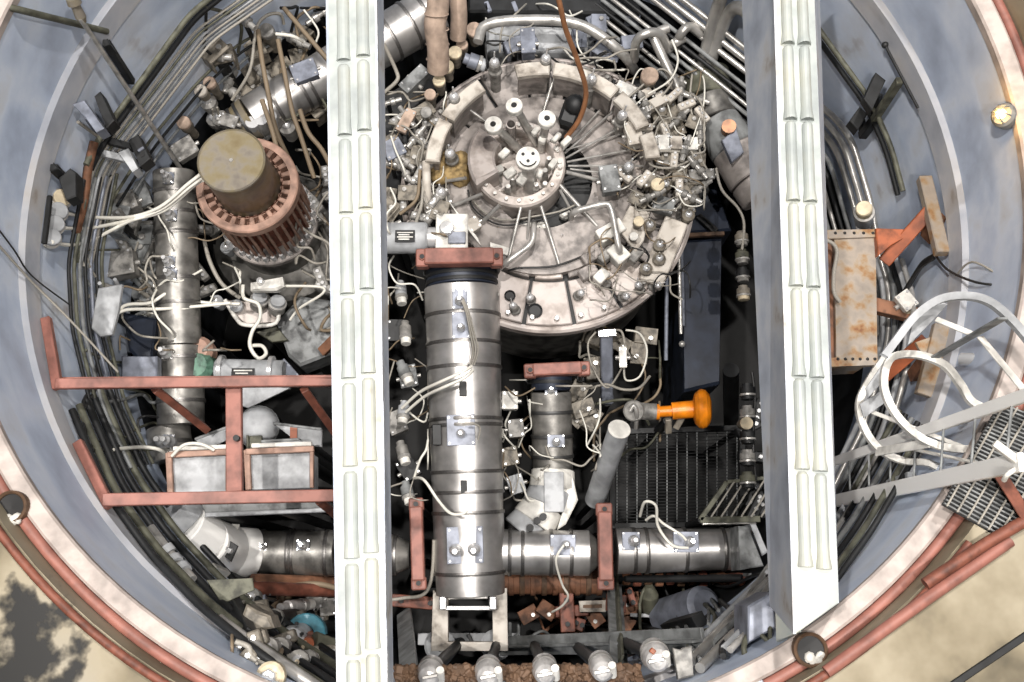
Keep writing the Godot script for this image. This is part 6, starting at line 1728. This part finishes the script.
	# left of the lid
	tangle("thin wire in the tangle left of the lid", "wires left of the lid", 385, 92, 446, 236, 2.7, 2.95, 30, 0.0072, [M.cable, M.cable_w, M.cable, M.cable_b], 55)
	scatter("terminal_block", "grey terminal block among wires", "grey terminal blocks left of the lid", spots_in(386, 96, 440, 226, 10), 2.82, M.box, 0.9)
	scatter("tube_union", "bright tube union among wires", "tube unions left of the lid", spots_in(386, 96, 440, 230, 12), 2.82, M.tube, 0.9)
	scatter("clip_bracket", "tan clip bracket", "clip brackets left of the lid", spots_in(386, 100, 442, 226, 10), 2.8, M.box_b, 1.1)
	jbox("slanted tan terminal strip left of the lid", 406, 120, 2.95, 0.08, 0.2, 0.06, -0.45, M.tan)
	spool("grey capped fitting with three pins left of the lid's first terminal", 426, 112, 2.95, 6, 0.2, M.box)
	jbox("dull blue rounded box beside left beam, left of the lid", 393, 148, 2.85, 0.16, 0.16, 0.14, 0.5, M.bluegrey)
	var bag := MB.new()
	for i in 9:
		bag.ball(W(438 + (i % 3) * 10 + rng.randf() * 4, 156 + (i / 3) * 9 + rng.randf() * 4, 2.72), 0.07 + rng.randf() * 0.03, 10, Vector3.UP, 0.6)
	single("lagging_bundle", "lumpy yellow-tan lagging bundle on the lid's left edge", "lagging", bag, M.tape)
	tube("white_pipe", "white vertical tube left of the lid below the lagging bundle", "tube", [[426, 162, 2.9], [427, 190, 2.9], [428, 214, 2.7]], 0.035, M.pale, 0.05)
	tube("bent_tube", "grey bent tube left of the white vertical tube", "tube", [[420, 170, 2.88], [418, 200, 2.88], [400, 214, 2.8]], 0.014, M.cable_b, 0.08)
	tube("bent_tube", "grey bent tube between white tube and the lid's lower left", "tube", [[424, 176, 2.9], [422, 205, 2.9], [416, 222, 2.8]], 0.014, M.cable, 0.08)
	single("white_gusset", "white triangular plate on lid left of the flow fittings", "plate", MB.new().slab(flatpts([[448, 200], [478, 238], [481, 246], [462, 222]], 2.86), 0.03, 0.004), M.white)
	single("white_label", "blank white plate on the near lid right of the gauge block", "plate", MB.new().slab(flatpts([[490, 242], [510, 248], [510, 256], [490, 250]], 2.72), 0.02, 0.003), M.white)
	jbox("small green-tinged box on the lid above the white plates", 473, 224, 2.82, 0.1, 0.1, 0.08, 0.6, M.pale)
	# upper left, behind the pump
	tangle("thin tube in the shadows above the pump", "tubes above the pump", 206, 8, 330, 120, 2.5, 2.9, 16, 0.012, [M.cable_b, M.olive, M.dark], 80)
	for q in [[[258, 30], [262, 60], [268, 92], [276, 130], [292, 165], "left brown hanging tube right of the pump drum"], [[278, 40], [284, 70], [292, 110], [302, 140], [314, 178], "middle brown hanging tube right of the pump drum"], [[284, 8], [306, 34], [330, 62], [352, 84], [372, 100], "long brown rod slanting behind left beam's top"], [[300, 110], [308, 132], [322, 150], [332, 170], [338, 186], "brown tube nearest left beam beside the pump"], [[262, 100], [272, 130], [280, 160], [290, 190], [296, 206], "brown tube just right of the pump drum"]]:
		cable(q[5], [[q[0][0], q[0][1], 3.1], [q[1][0], q[1][1], 3.1], [q[2][0], q[2][1], 3.05], [q[3][0], q[3][1], 2.95], [q[4][0], q[4][1], 2.8]], 0.02, M.cable_b, "", 8)
	cable("white cable looping over the dark box above the pump", [[232, 100, 2.8], [250, 70, 3.0], [256, 30, 3.1], [266, 16, 3.1], [280, 14, 3.1], [284, 24, 3.0]], 0.014, M.cable)
	cable("white cable from the pale boss towards left beam", [[276, 34, 3.0], [292, 36, 3.0], [304, 42, 2.9]], 0.016, M.cable_w)
	cable("thin white line ending near left beam above the header pipe", [[304, 10, 3.0], [318, 30, 3.0], [316, 42, 2.95]], 0.009, M.cable_w)
	spool("pale boss fitting above the pump with white cables", 266, 30, 3.05, 8, 0.35, M.box)
	spool("tan capped fitting left of the pump, lower of two", 183, 122, 3.0, 7, 0.3, M.tan)
	spool("tan capped fitting left of the pump, upper of two", 209, 82, 3.0, 6.5, 0.3, M.tan)
	spool("pale capped fitting beside the upper tan one", 200, 90, 2.95, 6.5, 0.3, M.pale)
	jbox("dark blue-grey box above the header pipe", 304, 70, 3.0, 0.2, 0.16, 0.12, 0.4, M.bluegrey)
	jbox("grey plate box left of the pump drum", 184, 148, 2.9, 0.18, 0.16, 0.08, 0.6, M.box)
	jbox("grey plate box above the pump drum", 228, 120, 2.95, 0.14, 0.1, 0.08, -0.3, M.box)
	scatter("clip_bracket", "brown clip bracket in shadow", "dark clip brackets above the pump", spots_in(206, 20, 328, 110, 14), 2.6, M.box_b, 1.3)
	scatter("gland_cap", "bright gland cap in shadow", "gland caps above the pump", spots_in(200, 60, 326, 130, 8), 2.75, M.tube, 1.2)
	scatter("tube_union", "tube union in shadow", "tube unions above the pump", spots_in(210, 10, 328, 120, 10), 2.7, M.tube, 1.1)
	tangle("wire in the tangle right of the pump's bolt ring", "wires right of the pump", 296, 150, 345, 330, 2.4, 2.75, 16, 0.012, [M.cable, M.cable_b, M.cable], 60)
	scatter("terminal_block", "grey terminal block among wires", "terminal blocks right of the pump", spots_in(306, 130, 336, 290, 6), 2.6, M.box, 1.1)
	# left flank
	tangle("wire in the tangle over the left riser pipe", "wires over the riser pipe", 120, 190, 240, 350, 2.75, 3.15, 26, 0.008, [M.cable, M.cable_w, M.cable_b], 55)
	tangle("wire in the shadows along the left wall", "wires along the left wall", 84, 250, 160, 450, 2.3, 2.9, 16, 0.012, [M.cable_d, M.olive, M.grey], 70)
	scatter("clip_bracket", "grey clip bracket", "clip brackets by the riser pipe", spots_in(108, 190, 158, 300, 8), 2.6, M.grey, 1.4)
	scatter("terminal_block", "grey terminal block", "terminal blocks by the riser pipe", spots_in(112, 170, 240, 345, 12), 2.55, M.box, 1.0)
	scatter("gland_cap", "pale gland cap", "gland caps by the riser pipe", spots_in(150, 180, 240, 345, 10), 2.6, M.greyl, 0.9)
	for q in [[118, 262, 0.22, 0.2, "square grey sheet box left of the riser pipe's upper part", 0.2], [140, 248, 0.16, 0.24, "tall grey sheet box right beside the riser pipe", -0.2], [122, 202, 0.2, 0.14, "pale sheet box below the conduit bundle's bend", 0.4], [142, 232, 0.2, 0.18, "dark-mouthed sheet box under the three white cables", 0.1]]:
		jbox(q[4], q[0], q[1], 2.5, q[2], q[3], 0.16, q[5], M.box)
	# middle gap between left beam and the wide pipe
	tangle("wire in the narrow gap left of the wide middle pipe", "wires left of the wide pipe", 388, 256, 428, 500, 2.2, 2.6, 20, 0.0072, [M.cable, M.cable_w, M.cable_b], 60)
	for i in 6:
		connector("line_connector", "pale connector, number %s from the top in the gap left of the wide middle pipe" % ["one", "two", "three", "four", "five", "six"][i], "connector", W(400 + (i % 2) * 5, 282 + i * 40, 2.4), W(402 + (i % 3) * 4, 304 + i * 40, 2.45), 0.05, [M.greyl, M.box, M.grey][i % 3], M.white)
	for i in 4:
		jbox(["dark box high in the gap left of the wide pipe", "grey box halfway down the gap left of the wide pipe", "pale box low in the gap left of the wide pipe", "dark box above the red clamp bar in the left gap"][i], 396 + (i % 2) * 12, 330 + i * 46, 2.2, 0.14, 0.18, 0.12, 0.2 * i, [M.dark, M.grey, M.box, M.dark][i])
	cable("upper of two white cables swinging from wide pipe to the left gap", [[472, 366, 2.96], [462, 372, 2.98], [440, 382, 2.92], [420, 392, 2.7], [402, 408, 2.5]], 0.013, M.cable_w)
	cable("lower of two white cables swinging from wide pipe to the left gap", [[473, 370, 2.96], [464, 378, 2.98], [442, 388, 2.92], [424, 397, 2.7], [406, 412, 2.5]], 0.013, M.cable_w)
	cable("white cable loop on the lower part of the wide pipe", [[414, 478, 2.6], [424, 480, 2.8], [438, 500, 2.85], [450, 513, 2.92], [462, 514, 2.95], [467, 510, 2.95]], 0.012, M.cable_w)
	cable("white cable arching from the left gap above the loop", [[414, 478, 2.6], [420, 460, 2.7], [426, 450, 2.7], [428, 440, 2.65]], 0.01, M.cable_w)
	cable("small dark cable on the wide pipe's lower plate", [[462, 424, 2.95], [474, 424, 2.95], [480, 428, 2.93], [478, 440, 2.92]], 0.008, M.cable)
	tangle("wire in the gap between the two canister pipes", "wires between the canister pipes", 503, 380, 538, 500, 2.1, 2.5, 14, 0.0072, [M.cable, M.cable_w, M.cable_b], 50)
	for i in 4:
		jbox(["topmost pale box in gap right of the wide pipe", "second pale box in gap right of the wide pipe", "third box in gap right of the wide pipe", "lowest box in gap right of the wide pipe"][i], 510 + (i % 2) * 6, 400 + i * 28, 2.3, 0.12, 0.14, 0.12, 0.1 * i, [M.white, M.box, M.box_b, M.greyl][i])
	tangle("wire looping around the dark canister pipe", "wires around dark canister", 530, 386, 600, 470, 2.5, 2.7, 12, 0.0072, [M.cable_w, M.cable], 60)
	tangle("wire in the shadows right of the dark canister pipe", "wires right of dark canister", 580, 330, 660, 480, 1.9, 2.4, 14, 0.011, [M.cable_b, M.cable, M.olive], 60)
	scatter("clip_bracket", "brown clip bracket in shadow below the lid", "dark clip brackets below the lid", spots_in(575, 335, 650, 425, 10), 2.1, M.box_b, 1.2)
	# lower part
	cable("white cable curling over the right clamp bar's pipe, tall loop", [[640, 516, 2.5], [645, 502, 2.7], [656, 506, 2.7], [658, 526, 2.6], [672, 545, 2.6], [688, 548, 2.55]], 0.012, M.cable_w)
	cable("second white cable curling on the right cross pipe, low loop", [[646, 520, 2.5], [654, 516, 2.6], [664, 524, 2.6], [680, 534, 2.6], [686, 540, 2.58]], 0.011, M.cable_w)
	cable("white cable dropping from pipe stub to the red brackets", [[564, 545, 2.6], [556, 560, 2.55], [562, 584, 2.3], [568, 596, 2.2], [562, 606, 2.1], [552, 612, 2.0]], 0.01, M.cable_w)
	cable("grey cable curving round left clamp bar's foot", [[434, 540, 2.5], [432, 575, 2.4], [424, 594, 2.3], [404, 598, 2.2], [390, 600, 2.2]], 0.015, M.cable)
	tangle("thin rod in the shadows under the cross pipes", "rods under the cross pipes", 510, 590, 740, 650, 1.4, 1.7, 16, 0.014, [M.rust, M.brown, M.grey], 50)
	tangle("thin rod in the dark bottom right of the tank", "rods at bottom right", 640, 575, 770, 660, 1.2, 1.9, 16, 0.016, [M.dark, M.olive, M.grey], 70)
	tangle("hose in the lower left corner tangle", "hoses in lower left corner", 232, 588, 336, 670, 2.0, 2.35, 14, 0.014, [M.cable_b, M.brown, M.cable, M.olive], 50)
	scatter("clip_bracket", "rusty clip bracket under the cross pipes", "rusty clip brackets under cross pipes", spots_in(512, 596, 640, 625, 8), 1.75, M.rust, 1.0)
	scatter("terminal_block", "tan terminal block in lower left corner", "tan blocks in lower left corner", spots_in(240, 595, 334, 664, 10), 2.2, M.box_b, 1.1)
	scatter("gland_cap", "gland cap in lower left corner", "gland caps in lower left corner", spots_in(240, 595, 334, 664, 8), 2.2, M.box, 1.0)
	tangle("wire among steel tubes above the lid", "wires above the lid", 486, 4, 640, 70, 2.7, 3.0, 16, 0.008, [M.cable, M.cable_w, M.cable_d], 60)
	scatter("clip_bracket", "bluish clip bracket above the lid", "brackets by the far panel", spots_in(488, 8, 640, 60, 10), 2.7, M.bluegrey, 1.1)
	scatter("terminal_block", "dark terminal block", "dark blocks right of the mesh panel", spots_in(742, 390, 766, 520, 6), 2.2, M.dark, 1.3)
